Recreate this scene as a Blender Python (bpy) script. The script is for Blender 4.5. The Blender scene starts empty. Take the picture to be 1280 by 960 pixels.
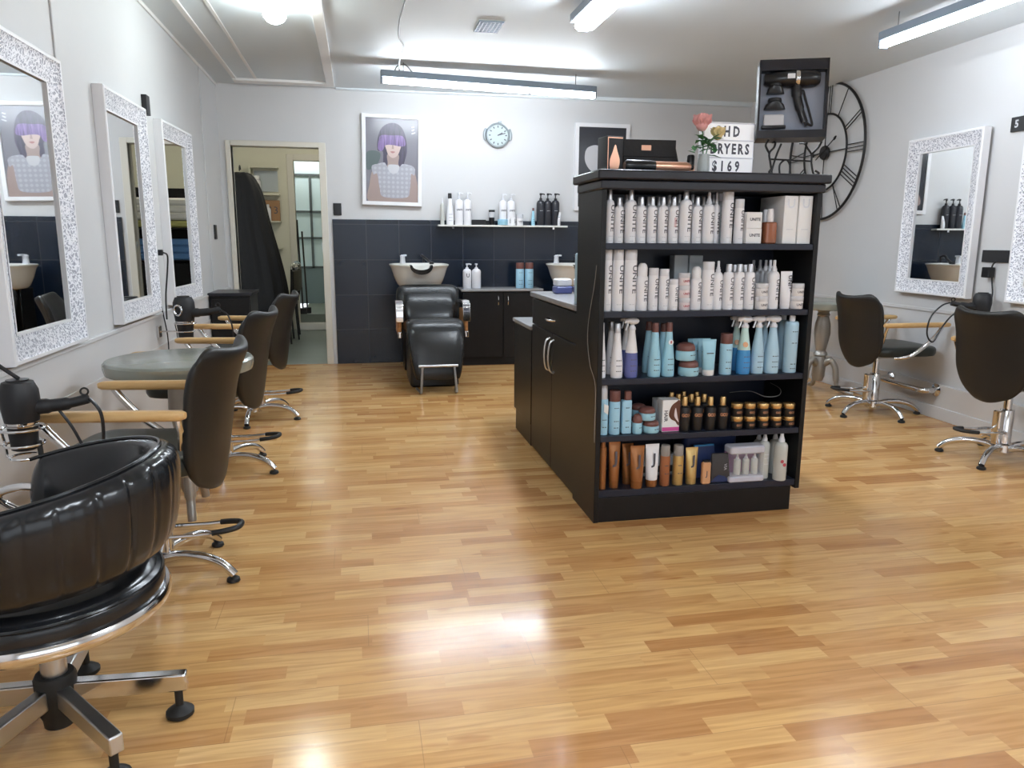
import bpy, bmesh, math, random
from mathutils import Vector, Matrix
random.seed(7)
SC = bpy.context.scene
COL = SC.collection
PI = math.pi
def R(d): return math.radians(d)

# ------------------------------------------------------------------ materials
def new_mat(name):
    m = bpy.data.materials.new(name); m.use_nodes = True
    nt = m.node_tree; b = nt.nodes['Principled BSDF']
    return m, nt, b
def mat(name, col, rough=.5, metal=0., emis=None, es=0., noise=0., nscale=8., bump=0., bscale=60., coat=0., spec=.5, alpha=1., trans=0., ior=1.45):
    m, nt, b = new_mat(name)
    N, L = nt.nodes, nt.links
    b.inputs['Base Color'].default_value = (*col, 1)
    b.inputs['Roughness'].default_value = rough
    b.inputs['Metallic'].default_value = metal
    b.inputs['Coat Weight'].default_value = coat
    b.inputs['Coat Roughness'].default_value = .08
    b.inputs['Specular IOR Level'].default_value = spec
    b.inputs['Alpha'].default_value = alpha
    b.inputs['Transmission Weight'].default_value = trans
    b.inputs['IOR'].default_value = ior
    if emis:
        b.inputs['Emission Color'].default_value = (*emis, 1)
        b.inputs['Emission Strength'].default_value = es
    if noise or bump:
        tc = N.new('ShaderNodeTexCoord')
    if noise:
        n = N.new('ShaderNodeTexNoise'); n.inputs['Scale'].default_value = nscale; n.inputs['Detail'].default_value = 4
        L.new(tc.outputs['Object'], n.inputs['Vector'])
        mx = N.new('ShaderNodeMix'); mx.data_type = 'RGBA'
        mx.inputs['A'].default_value = (*[c*(1-noise) for c in col], 1)
        mx.inputs['B'].default_value = (*[min(1, c*(1+noise)) for c in col], 1)
        L.new(n.outputs['Fac'], mx.inputs['Factor']); L.new(mx.outputs['Result'], b.inputs['Base Color'])
    if bump:
        n2 = N.new('ShaderNodeTexNoise'); n2.inputs['Scale'].default_value = bscale; n2.inputs['Detail'].default_value = 3
        L.new(tc.outputs['Object'], n2.inputs['Vector'])
        bp = N.new('ShaderNodeBump'); bp.inputs['Strength'].default_value = bump; bp.inputs['Distance'].default_value = .002
        L.new(n2.outputs['Fac'], bp.inputs['Height']); L.new(bp.outputs['Normal'], b.inputs['Normal'])
    return m

def floor_material():
    m, nt, b = new_mat('laminate_floor'); N, L = nt.nodes, nt.links
    def math_(op, a, c=None, cl=False):
        n = N.new('ShaderNodeMath'); n.operation = op; n.use_clamp = cl
        for i, v in enumerate((a, c)):
            if v is None: continue
            if isinstance(v, (int, float)): n.inputs[i].default_value = v
            else: L.new(v, n.inputs[i])
        return n.outputs[0]
    def comb(x, y, z=0.):
        n = N.new('ShaderNodeCombineXYZ')
        for i, v in enumerate((x, y, z)):
            if isinstance(v, (int, float)): n.inputs[i].default_value = v
            else: L.new(v, n.inputs[i])
        return n.outputs[0]
    def white(v):
        n = N.new('ShaderNodeTexWhiteNoise'); n.noise_dimensions = '3D'; L.new(v, n.inputs['Vector']); return n
    tc = N.new('ShaderNodeTexCoord'); s = N.new('ShaderNodeSeparateXYZ'); L.new(tc.outputs['Object'], s.inputs[0])
    x, y = s.outputs[0], s.outputs[1]
    SW = .064
    row = math_('FLOOR', math_('DIVIDE', y, SW))
    wr = white(comb(row, 3.7))
    ln = math_('ADD', math_('MULTIPLY', wr.outputs['Value'], .22), .27)
    wr2 = white(comb(row, 11.3))
    xo = math_('ADD', x, math_('MULTIPLY', wr2.outputs['Value'], 5.))
    cx = math_('DIVIDE', xo, ln)
    colid = math_('FLOOR', cx)
    w = white(comb(row, colid, 1.3))
    ramp = N.new('ShaderNodeValToRGB'); L.new(w.outputs['Value'], ramp.inputs[0])
    e = ramp.color_ramp.elements
    e[0].position = 0.; e[0].color = (.47, .225, .078, 1)
    e[1].position = 1.; e[1].color = (.73, .46, .20, 1)
    for p, c in ((.14, (.55, .285, .105, 1)), (.4, (.64, .365, .14, 1)), (.75, (.68, .405, .162, 1))):
        k = e.new(p); k.color = c
    # grain, stretched along each strip
    gv = comb(math_('ADD', math_('MULTIPLY', x, 3.2), math_('MULTIPLY', w.outputs['Value'], 40.)), math_('MULTIPLY', y, 42.), math_('MULTIPLY', row, 3.1))
    g = N.new('ShaderNodeTexNoise'); g.inputs['Scale'].default_value = 1.; g.inputs['Detail'].default_value = 5; g.inputs['Distortion'].default_value = .9
    L.new(gv, g.inputs['Vector'])
    gr = N.new('ShaderNodeValToRGB'); L.new(g.outputs['Fac'], gr.inputs[0])
    gr.color_ramp.elements[0].position = .3; gr.color_ramp.elements[0].color = (.74, .66, .58, 1)
    gr.color_ramp.elements[1].position = .62; gr.color_ramp.elements[1].color = (1.05, 1.05, 1.05, 1)
    mx = N.new('ShaderNodeMix'); mx.data_type = 'RGBA'; mx.blend_type = 'MULTIPLY'; mx.inputs['Factor'].default_value = .8
    L.new(ramp.outputs[0], mx.inputs['A']); L.new(gr.outputs[0], mx.inputs['B'])
    # dark flecks (knots)
    kv = comb(math_('ADD', math_('MULTIPLY', x, 5.), math_('MULTIPLY', row, 7.7)), math_('MULTIPLY', y, 15.), 0.)
    kn = N.new('ShaderNodeTexNoise'); kn.inputs['Scale'].default_value = 1.; kn.inputs['Detail'].default_value = 2; L.new(kv, kn.inputs['Vector'])
    kr = N.new('ShaderNodeValToRGB'); L.new(kn.outputs['Fac'], kr.inputs[0])
    kr.color_ramp.elements[0].position = .64; kr.color_ramp.elements[0].color = (1, 1, 1, 1)
    kr.color_ramp.elements[1].position = .78; kr.color_ramp.elements[1].color = (.62, .45, .35, 1)
    mk = N.new('ShaderNodeMix'); mk.data_type = 'RGBA'; mk.blend_type = 'MULTIPLY'; mk.inputs['Factor'].default_value = .75
    L.new(mx.outputs['Result'], mk.inputs['A']); L.new(kr.outputs[0], mk.inputs['B'])
    # seams between three-strip planks
    fy = math_('FRACT', math_('DIVIDE', y, SW*3))
    seam = math_('LESS_THAN', fy, .012)
    prow = math_('FLOOR', math_('DIVIDE', y, SW*3))
    px = math_('FRACT', math_('DIVIDE', math_('ADD', x, math_('MULTIPLY', prow, .47)), 1.29))
    seam2 = math_('LESS_THAN', px, .0016)
    sm = math_('MAXIMUM', seam, seam2)
    ms = N.new('ShaderNodeMix'); ms.data_type = 'RGBA'; L.new(math_('MULTIPLY', sm, .45), ms.inputs['Factor'])
    L.new(mk.outputs['Result'], ms.inputs['A']); ms.inputs['B'].default_value = (.25, .12, .05, 1)
    L.new(ms.outputs['Result'], b.inputs['Base Color'])
    rn = N.new('ShaderNodeTexNoise'); rn.inputs['Scale'].default_value = 1.7; rn.inputs['Detail'].default_value = 3; L.new(tc.outputs['Object'], rn.inputs['Vector'])
    rr = N.new('ShaderNodeMapRange'); L.new(rn.outputs['Fac'], rr.inputs['Value'])
    rr.inputs['From Min'].default_value = .35; rr.inputs['From Max'].default_value = .7
    rr.inputs['To Min'].default_value = .13; rr.inputs['To Max'].default_value = .27
    L.new(rr.outputs[0], b.inputs['Roughness'])
    b.inputs['Specular IOR Level'].default_value = .4
    bp = N.new('ShaderNodeBump'); bp.inputs['Strength'].default_value = .12; bp.inputs['Distance'].default_value = .001
    L.new(math_('SUBTRACT', g.outputs['Fac'], math_('MULTIPLY', sm, 1.)), bp.inputs['Height']); L.new(bp.outputs['Normal'], b.inputs['Normal'])
    return m

def tile_material():
    m, nt, b = new_mat('black_wall_tile'); N, L = nt.nodes, nt.links
    tc = N.new('ShaderNodeTexCoord'); mp = N.new('ShaderNodeMapping'); L.new(tc.outputs['Object'], mp.inputs['Vector'])
    mp.inputs['Rotation'].default_value = (R(90), 0, 0)
    br = N.new('ShaderNodeTexBrick'); L.new(mp.outputs[0], br.inputs['Vector'])
    br.offset = 0.; br.inputs['Scale'].default_value = 1.; br.inputs['Brick Width'].default_value = .31; br.inputs['Row Height'].default_value = .335
    br.inputs['Mortar Size'].default_value = .0035; br.inputs['Color1'].default_value = (.004, .009, .020, 1); br.inputs['Color2'].default_value = (.007, .013, .026, 1)
    br.inputs['Mortar'].default_value = (.035, .038, .048, 1)
    L.new(br.outputs['Color'], b.inputs['Base Color'])
    b.inputs['Roughness'].default_value = .22
    n = N.new('ShaderNodeTexNoise'); n.inputs['Scale'].default_value = 9; L.new(tc.outputs['Object'], n.inputs['Vector'])
    mr = N.new('ShaderNodeMapRange'); L.new(n.outputs['Fac'], mr.inputs['Value']); mr.inputs['To Min'].default_value = .2; mr.inputs['To Max'].default_value = .3
    L.new(mr.outputs[0], b.inputs['Roughness'])
    return m

def lace_material():
    m, nt, b = new_mat('white_silver_lace_moulding'); N, L = nt.nodes, nt.links
    tc = N.new('ShaderNodeTexCoord')
    n = N.new('ShaderNodeTexNoise'); n.inputs['Scale'].default_value = 45; n.inputs['Detail'].default_value = 2; L.new(tc.outputs['Object'], n.inputs['Vector'])
    mxv = N.new('ShaderNodeMix'); mxv.data_type = 'RGBA'; mxv.inputs['Factor'].default_value = .035
    L.new(tc.outputs['Object'], mxv.inputs['A']); L.new(n.outputs['Color'], mxv.inputs['B'])
    v = N.new('ShaderNodeTexVoronoi'); v.feature = 'DISTANCE_TO_EDGE'; v.inputs['Scale'].default_value = 62; L.new(mxv.outputs['Result'], v.inputs['Vector'])
    r = N.new('ShaderNodeValToRGB'); L.new(v.outputs['Distance'], r.inputs[0])
    r.color_ramp.elements[0].position = .07; r.color_ramp.elements[0].color = (.92, .92, .96, 1)
    r.color_ramp.elements[1].position = .2; r.color_ramp.elements[1].color = (.40, .41, .47, 1)
    L.new(r.outputs[0], b.inputs['Base Color'])
    b.inputs['Roughness'].default_value = .4; b.inputs['Metallic'].default_value = .15
    bp = N.new('ShaderNodeBump'); bp.invert = True; bp.inputs['Strength'].default_value = .5; bp.inputs['Distance'].default_value = .003
    L.new(v.outputs['Distance'], bp.inputs['Height']); L.new(bp.outputs['Normal'], b.inputs['Normal'])
    return m

def wood_material(name, c1, c2, rough=.35, sc=(3, 40, 40)):
    m, nt, b = new_mat(name); N, L = nt.nodes, nt.links
    tc = N.new('ShaderNodeTexCoord'); mp = N.new('ShaderNodeMapping'); L.new(tc.outputs['Object'], mp.inputs['Vector'])
    mp.inputs['Scale'].default_value = sc
    n = N.new('ShaderNodeTexNoise'); n.inputs['Scale'].default_value = 1.5; n.inputs['Detail'].default_value = 5; n.inputs['Distortion'].default_value = .6; L.new(mp.outputs[0], n.inputs['Vector'])
    r = N.new('ShaderNodeValToRGB'); L.new(n.outputs['Fac'], r.inputs[0])
    r.color_ramp.elements[0].position = .3; r.color_ramp.elements[0].color = (*c1, 1)
    r.color_ramp.elements[1].position = .7; r.color_ramp.elements[1].color = (*c2, 1)
    L.new(r.outputs[0], b.inputs['Base Color']); b.inputs['Roughness'].default_value = rough
    return m

def streak_material(name, c1, c2):
    m = wood_material(name, c1, c2, .3, (60, 1, 5)); return m
def plaid_material():
    m, nt, b = new_mat('printed_grey_plaid'); N, L = nt.nodes, nt.links
    tc = N.new('ShaderNodeTexCoord'); s = N.new('ShaderNodeSeparateXYZ'); L.new(tc.outputs['Object'], s.inputs[0])
    out = []
    for i in (0, 2):
        a = N.new('ShaderNodeMath'); a.operation = 'MULTIPLY'; a.inputs[1].default_value = 150; L.new(s.outputs[i], a.inputs[0])
        c = N.new('ShaderNodeMath'); c.operation = 'SINE'; L.new(a.outputs[0], c.inputs[0]); out.append(c)
    ad = N.new('ShaderNodeMath'); ad.operation = 'ADD'; L.new(out[0].outputs[0], ad.inputs[0]); L.new(out[1].outputs[0], ad.inputs[1])
    r = N.new('ShaderNodeValToRGB'); L.new(ad.outputs[0], r.inputs[0])
    r.color_ramp.elements[0].position = 0; r.color_ramp.elements[0].color = (.34, .34, .38, 1)
    r.color_ramp.elements[1].position = 1.; r.color_ramp.elements[1].color = (.42, .42, .465, 1)
    L.new(r.outputs[0], b.inputs['Base Color']); b.inputs['Roughness'].default_value = .5
    return m

def pane_material():
    m, nt, b = new_mat('clear_window_glass'); N, L = nt.nodes, nt.links
    t = N.new('ShaderNodeBsdfTransparent'); g = N.new('ShaderNodeBsdfGlossy'); g.inputs['Roughness'].default_value = .02
    mx = N.new('ShaderNodeMixShader'); mx.inputs[0].default_value = .06
    L.new(t.outputs[0], mx.inputs[1]); L.new(g.outputs[0], mx.inputs[2]); L.new(mx.outputs[0], N['Material Output'].inputs['Surface'])
    return m

M = dict(
 wall=mat('wall_paint', (.60, .60, .605), .55, noise=.02, nscale=3, bump=.05, bscale=120),
 lowpanel=mat('lower_wall_paint', (.60, .58, .565), .5, noise=.02, nscale=3),
 ceiling=mat('ceiling_paint', (.67, .725, .76), .6, noise=.03, nscale=2),
 white=mat('white_trim_gloss', (.78, .77, .76), .35),
 doorframe=mat('cream_door_paint', (.66, .63, .55), .4),
 backwall=mat('cream_back_room_paint', (.66, .64, .52), .55, noise=.03, nscale=2),
 lino=mat('grey_green_lino', (.17, .20, .18), .35, noise=.15, nscale=5),
 floor=floor_material(), tile=tile_material(), lace=lace_material(),
 frame=mat('white_frame_paint', (.80, .80, .82), .4),
 mirror=mat('mirror_silver', (.90, .92, .92), .015, metal=1.),
 chrome=mat('chrome', (.72, .72, .73), .12, metal=1.),
 steel=mat('brushed_steel', (.55, .55, .55), .32, metal=1.),
 silverpaint=mat('silver_painted_wood', (.36, .34, .31), .35, metal=.55, noise=.1),
 tabletop=mat('pewter_table_paint', (.33, .35, .31), .22, metal=.45, noise=.06),
 leather=mat('black_leather', (.012, .013, .014), .27, bump=.15, bscale=90, noise=.2),
 gloss_leather=mat('glossy_black_leather', (.010, .011, .013), .2, bump=.1, bscale=30),
 vinyl=mat('black_salon_vinyl', (.013, .012, .011), .45, bump=.12, bscale=160, noise=.2),
 seatvinyl=mat('dark_green_black_vinyl', (.020, .024, .020), .36, bump=.1, bscale=120, noise=.2),
 grip=mat('black_rubber', (.012, .012, .012), .55),
 armwood=wood_material('light_beech', (.60, .36, .14), (.72, .48, .22), .3),
 orangewood=wood_material('orange_wood', (.36, .15, .05), (.50, .24, .09), .35),
 melamine=mat('black_melamine', (.009, .0085, .009), .36, noise=.25, nscale=30, spec=.32),
 slab=mat('black_stained_top', (.011, .011, .017), .32, noise=.3, nscale=25, bump=.2, bscale=25),
 shelfin=mat('dark_navy_melamine', (.011, .015, .030), .33),
 worktop=mat('grey_worktop', (.30, .30, .31), .25, noise=.1, nscale=60),
 ceramic=mat('white_ceramic', (.74, .73, .69), .12),
 plasticw=mat('white_plastic', (.80, .80, .83), .33),
 plasticw2=mat('white_satin_plastic', (.78, .77, .78), .35),
 capsilver=mat('silver_cap', (.62, .63, .66), .28, metal=.7),
 capwhite=mat('pale_grey_cap', (.70, .71, .75), .35),
 ink=mat('dark_grey_ink', (.08, .08, .10), .5), inkred=mat('red_ink', (.45, .06, .08), .5), inkgold=mat('copper_ink', (.55, .27, .15), .35, metal=.5),
 paleblue=mat('pale_blue_plastic', (.33, .60, .73), .32), paleblue2=mat('light_blue_plastic', (.36, .62, .78), .34), ghostblue=mat('pale_blue_white_plastic', (.40, .59, .72), .33),
 bluegreen=mat('pale_green_plastic', (.52, .72, .68), .3), strongblue=mat('strong_blue_liquid', (.06, .27, .58), .2), purple=mat('blue_purple_liquid', (.12, .14, .36), .25),
 browncap=mat('brown_cap', (.16, .065, .055), .3), blackp=mat('black_plastic', (.010, .010, .012), .3), matteblack=mat('matte_black_plastic', (.013, .013, .015), .5),
 amber=mat('amber_glass', (.30, .10, .045), .15, coat=.5), gold=mat('gold_cap', (.62, .40, .17), .25, metal=.8), goldtube=mat('gold_foil', (.60, .42, .17), .28, metal=.6),
 bronze=mat('bronze_plastic', (.32, .13, .045), .26, metal=.45), copper=mat('copper_plastic', (.38, .15, .07), .28, metal=.4), peach=mat('peach_plastic', (.60, .32, .17), .35), rosegold=mat('rose_gold', (.70, .38, .26), .28, metal=.7),
 pinkwhite=mat('pinkish_white_plastic', (.74, .66, .68), .35), frost=mat('frosted_plastic', (.52, .53, .50), .25), clear=mat('smoky_clear_plastic', (.42, .38, .35), .15, alpha=.7), clearlid=mat('cloudy_clear_lid', (.72, .73, .77), .15, alpha=.85),
 greycard=mat('grey_carton', (.42, .46, .48), .45), card=mat('white_carton', (.80, .80, .80), .45), pink=mat('magenta_print', (.62, .08, .30), .4), hairbrown=mat('brown_hair_print', (.10, .035, .02), .4),
 paper=mat('white_paper', (.82, .82, .80), .6), navy=mat('navy_pouch', (.02, .035, .11), .35, bump=.3, bscale=40), darkbrown=mat('dark_brown_pouch', (.035, .03, .03), .4),
 clearbag=mat('clear_vinyl_bag', (.70, .70, .74), .12, alpha=.14), bagtrim=mat('pale_lilac_vinyl', (.58, .58, .66), .25, alpha=.9), lilac=mat('lilac_print', (.33, .16, .33), .4),
 iron=mat('black_iron', (.018, .017, .018), .45, metal=.3), pewter=mat('dark_pewter', (.10, .10, .105), .35, metal=.6),
 clockface=mat('clock_face', (.40, .47, .47), .35), clockrim=mat('grey_clock_rim', (.30, .34, .36), .35, metal=.3),
 printbg=mat('grey_violet_print', (.20, .195, .225), .22), printdark=mat('dark_print', (.030, .032, .040), .22), skin=mat('pale_skin_print', (.52, .40, .37), .3), arm_skin=mat('shaded_skin_print', (.33, .25, .23), .3), hair=streak_material('dark_hair_print', (.03, .027, .045), (.075, .06, .105)), fringe=streak_material('purple_hair_print', (.07, .045, .12), (.26, .16, .40)), lips=mat('lip_print', (.36, .17, .17), .3), plaid=plaid_material(), printpale=mat('pale_print', (.5, .5, .52), .3), printgreen=mat('dark_green_print', (.09, .12, .12), .3),
 tube=mat('lit_fluorescent_tube', (1, 1, 1), .4, emis=(.86, .93, 1.), es=75.), fixture=mat('blue_grey_fixture', (.20, .24, .29), .35, metal=.2), fixwhite=mat('white_fixture', (.75, .77, .80), .35),
 softtube=mat('lit_dimmed_fluorescent_tube', (1, 1, 1), .4, emis=(.86, .93, 1.), es=34.),  # same kind of tube, emission turned down so the right wall doesn't burn out
 bulb=mat('lit_globe', (1, 1, 1), .4, emis=(.9, 1., .98), es=100.), signlit=mat('lit_sign_panel', (.8, .8, .82), .5, emis=(.92, .94, 1.), es=.22), signframe=mat('white_sign_frame', (.74, .75, .80), .4),
 cloth=mat('black_cloth', (.010, .010, .011), .85, bump=.3, bscale=25), wire=mat('grey_cable', (.16, .16, .16), .5), whitecable=mat('pale_thin_wire', (.30, .28, .26), .4),
 petal=mat('pink_petal', (.76, .38, .38), .55, noise=.15, nscale=40), petal2=mat('yellow_petal', (.72, .58, .30), .55, noise=.15, nscale=40), leaf=mat('green_leaf', (.06, .20, .07), .45, noise=.3, nscale=40), vase=mat('milky_glass', (.55, .60, .60), .12, alpha=.75),
 fabricbag=mat('black_quilted_fabric', (.016, .015, .016), .7, bump=.5, bscale=70), foam=mat('grey_foam_tray', (.26, .29, .36), .5),
 glass=pane_material(), frostpane=mat('frosted_blue_pane', (.55, .70, .80), .4, emis=None), bluepanel=mat('blue_grey_panel', (.16, .22, .26), .4), windowframe=mat('dark_window_frame', (.08, .10, .12), .4),
 towelw=mat('white_towel', (.72, .70, .66), .9, bump=.4, bscale=90), towely=mat('yellow_green_towel', (.42, .40, .14), .9), towelb=mat('blue_towel', (.10, .22, .45), .9), card_brown=mat('brown_cardboard', (.36, .20, .10), .7),
 globe=mat('back_room_lamp', (1, 1, 1), .5, emis=(1., .97, .88), es=55.), pavement=mat('street_pavement', (.35, .35, .34), .8),
)

# ------------------------------------------------------------------ mesh builder
class MB:
    def __init__(s): s.v = []; s.f = []
    def add(s, vs, fs, T=None):
        o = len(s.v)
        for p in vs:
            p = Vector(p)
            if T is not None: p = T @ p
            s.v.append(tuple(p))
        s.f += [tuple(i + o for i in f) for f in fs]; return s
    def box(s, c, d, rz=0., T=None):
        x, y, z = d[0]/2, d[1]/2, d[2]/2
        m = Matrix.Translation(c) @ Matrix.Rotation(rz, 4, 'Z')
        if T is not None: m = T @ m
        vs = [(-x,-y,-z),(x,-y,-z),(x,y,-z),(-x,y,-z),(-x,-y,z),(x,-y,z),(x,y,z),(-x,y,z)]
        return s.add(vs, [(0,3,2,1),(4,5,6,7),(0,1,5,4),(1,2,6,5),(2,3,7,6),(3,0,4,7)], m)
    def b2(s, x0, x1, y0, y1, z0, z1, T=None):
        return s.box(((x0+x1)/2, (y0+y1)/2, (z0+z1)/2), (x1-x0, y1-y0, z1-z0), 0, T)
    def rbox(s, c, d, r=.005, seg=3, T=None):
        """box with its vertical edges rounded and small top and bottom bevels"""
        x, y, h = d[0]/2, d[1]/2, d[2]
        r = min(r, x*.98, y*.98, h*.49); b = min(r*.5, h*.3)
        def ring(ins, z):
            rr = max(r-ins, 1e-4); out = []
            for cx, cy, a0 in ((x-r, y-r, 0), (-x+r, y-r, 90), (-x+r, -y+r, 180), (x-r, -y+r, 270)):
                for k in range(seg+1):
                    a = R(a0 + 90*k/seg); out.append((c[0]+cx+rr*math.cos(a), c[1]+cy+rr*math.sin(a), c[2]+z))
            return out
        return s.loft([ring(b, -h/2), ring(0, -h/2+b), ring(0, h/2-b), ring(b, h/2)], cap=True, T=T)
    def loft(s, rings, cap=False, closed=False, T=None):
        n = len(rings[0]); vs = [p for r in rings for p in r]; fs = []
        m = len(rings)
        for i in range(m if closed else m-1):
            for j in range(n):
                a, b_ = i*n+j, i*n+(j+1) % n; c_, d_ = ((i+1) % m)*n+(j+1) % n, ((i+1) % m)*n+j
                fs.append((a, b_, c_, d_))
        if cap and not closed:
            fs.append(tuple(reversed(range(n)))); fs.append(tuple((m-1)*n+j for j in range(n)))
        return s.add(vs, fs, T)
    def lathe(s, prof, seg=20, c=(0,0,0), T=None, sx=1., sy=1.):
        rings = []
        for r, z in prof:
            r = max(r, 1e-4)
            rings.append([(c[0]+r*sx*math.cos(2*PI*k/seg), c[1]+r*sy*math.sin(2*PI*k/seg), c[2]+z) for k in range(seg)])
        return s.loft(rings, cap=True, T=T)
    def tube(s, pts, r, seg=10, closed=False, T=None, flat=1.):
        pts = [Vector(p) for p in pts]; n = len(pts); rings = []; up = None
        for i, p in enumerate(pts):
            if closed: t = pts[(i+1) % n] - pts[i-1]
            else: t = pts[min(i+1, n-1)] - pts[max(i-1, 0)]
            t.normalize()
            if up is None:
                up = Vector((0,0,1)) if abs(t.z) < .9 else Vector((1,0,0))
            a = t.cross(up)
            if a.length < 1e-5: a = t.orthogonal()
            a.normalize(); up = a.cross(t).normalized()
            rr = r[i] if isinstance(r, (list, tuple)) else r
            rings.append([tuple(p + a*rr*math.cos(2*PI*k/seg) + up*rr*flat*math.sin(2*PI*k/seg)) for k in range(seg)])
        return s.loft(rings, cap=not closed, closed=closed, T=T)
    def cyl(s, a, b, r, r2=None, seg=16, T=None): return s.tube([a, b], [r, r if r2 is None else r2], seg, T=T)
    def prism(s, poly, z0, z1, T=None):
        n = len(poly)
        return s.loft([[(x, y, z0) for x, y in poly], [(x, y, z1) for x, y in poly]], cap=True, T=T)
    def flat(s, poly, y, th=.0006):
        """a printed shape: polygon in x,z standing at depth y, facing -y"""
        n = len(poly)
        a = sum(poly[i][0]*poly[(i+1) % n][1] - poly[(i+1) % n][0]*poly[i][1] for i in range(n))
        if a < 0: poly = poly[::-1]
        return s.loft([[(x, y+th, z) for x, z in poly], [(x, y, z) for x, z in poly]], cap=True)
    def ball(s, c, r, seg=12, sx=1, sy=1, sz=1, T=None):
        k = seg//2
        return s.lathe([(r*math.sin(PI*i/k), -r*sz*math.cos(PI*i/k)) for i in range(k+1)], seg, c, T, sx, sy)
    def grid(s, P, nu, nv, T=None):
        """P[i][j] grid of points"""
        vs = [P[i][j] for i in range(nu) for j in range(nv)]
        return s.add(vs, [(i*nv+j, (i+1)*nv+j, (i+1)*nv+j+1, i*nv+j+1) for i in range(nu-1) for j in range(nv-1)], T)
    def mesh(s, name, smooth=True, ang=40):
        me = bpy.data.meshes.new(name); me.from_pydata(s.v, [], s.f); me.update()
        bm = bmesh.new(); bm.from_mesh(me); bmesh.ops.remove_doubles(bm, verts=bm.verts, dist=1e-6)
        bmesh.ops.recalc_face_normals(bm, faces=bm.faces); bm.to_mesh(me); bm.free()
        if smooth:
            me.polygons.foreach_set('use_smooth', [True]*len(me.polygons)); me.set_sharp_from_angle(angle=R(ang))
        return me

def link(name, me, m=None, parent=None, loc=None):
    o = bpy.data.objects.new(name, me); COL.objects.link(o)
    if m is not None and not me.materials: me.materials.append(M[m] if isinstance(m, str) else m)
    if parent is not None: o.parent = parent
    if loc is not None: o.location = loc
    return o
def obj(name, mb, m, parent=None, loc=None, bevel=0., sub=0, solid=0., ang=40, label=None):
    o = link(name, mb.mesh(name, ang=ang), m, parent, loc)
    if solid:
        md = o.modifiers.new('solid', 'SOLIDIFY'); md.thickness = solid; md.offset = 0
    if bevel:
        md = o.modifiers.new('bevel', 'BEVEL'); md.width = bevel; md.segments = 2; md.limit_method = 'ANGLE'; md.angle_limit = R(40)
    if sub:
        md = o.modifiers.new('sub', 'SUBSURF'); md.levels = sub; md.render_levels = sub
    if label: o['label'] = label
    return o
def tag(o, label, cat, group=None, kind=None):
    o['label'] = label; o['category'] = cat
    if group: o['group'] = group
    if kind: o['kind'] = kind
    return o
def thing(name, label, cat, loc=(0,0,0), rz=0., group=None):
    o = bpy.data.objects.new(name, None); COL.objects.link(o); o.empty_display_size = .05
    o.location = loc; o.rotation_euler = (0, 0, rz)
    return tag(o, label, cat, group)
def struct(name, mb, m, bevel=0., ang=40):
    o = obj(name, mb, m, bevel=bevel, ang=ang); o['kind'] = 'structure'; return o
def dup(root, loc, rz, label, group=None):
    def cp(o, parent):
        c = o.copy(); COL.objects.link(c)
        if parent is not None: c.parent = parent
        for ch in list(o.children): cp(ch, c)
        return c
    r = cp(root, None); r.location = loc; r.rotation_euler = (0, 0, rz); r['label'] = label
    if group: r['group'] = group
    return r
def spline(pts, n=8, closed=False):
    pts = [Vector(p) for p in pts]; out = []; m = len(pts)
    for i in range(m if closed else m-1):
        g = (lambda k: pts[k % m]) if closed else (lambda k: pts[min(max(k, 0), m-1)])
        a, b, c, d = g(i-1), g(i), g(i+1), g(i+2)
        for k in range(n):
            t = k/n
            out.append(.5*((2*b) + (c-a)*t + (2*a-5*b+4*c-d)*t*t + (3*b-a-3*c+d)*t**3))
    if not closed: out.append(pts[-1])
    return out
def sp2(pts, n=6): return [(p.x, p.y) for p in spline([(x, y, 0) for x, y in pts], n, True)]
_txt = {}
def text_mesh(s, size, bold=0.):
    k = (s, round(size, 4), bold)
    if k not in _txt:
        cu = bpy.data.curves.new('lettering', 'FONT'); cu.body = s; cu.size = size; cu.align_x = 'CENTER'; cu.align_y = 'CENTER'; cu.resolution_u = 2; cu.offset = bold
        o = bpy.data.objects.new('lettering', cu); COL.objects.link(o)
        me = bpy.data.meshes.new_from_object(o)
        bm = bmesh.new(); bm.from_mesh(me)
        for ax, st in ((0, size*.16), (1, size*.12)):
            lo = min(v.co[ax] for v in bm.verts); hi = max(v.co[ax] for v in bm.verts); q = lo+st
            while q < hi:
                co = [0, 0, 0]; no = [0, 0, 0]; co[ax] = q; no[ax] = 1
                bmesh.ops.bisect_plane(bm, geom=bm.verts[:]+bm.edges[:]+bm.faces[:], plane_co=co, plane_no=no); q += st
        bm.to_mesh(me); bm.free()
        _txt[k] = ([v.co.copy() for v in me.vertices], [tuple(p.vertices) for p in me.polygons])
        bpy.data.objects.remove(o); bpy.data.curves.remove(cu); bpy.data.meshes.remove(me)
    return _txt[k]
def text_flat(mb, s, size, c, y, vertical=False, bold=0., sx=1.):
    """lettering facing -y, centred on c=(x,z), at depth y"""
    vs, fs = text_mesh(s, size, bold)
    out = [((c[0]+v.y) if vertical else (c[0]+v.x*sx), y, (c[1]-v.x) if vertical else (c[1]+v.y)) for v in vs]
    return mb.add(out, fs)
def text_round(mb, s, size, zc, r, ang, vertical=True, bold=0., length=None):
    """lettering wrapped on a round bottle of radius r, centred at angle ang from its front"""
    vs, fs = text_mesh(s, size, bold); out = []
    k = 1. if not length else length/(max(v.x for v in vs)-min(v.x for v in vs))
    for v in vs:
        dx, dz = (v.y, -v.x*k) if vertical else (v.x*k, v.y)
        a = ang + dx/r; out.append((r*math.sin(a), -r*math.cos(a), zc+dz))
    return mb.add(out, fs)
EXPOSURE, WORLD = 0.5, 1.6
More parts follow.
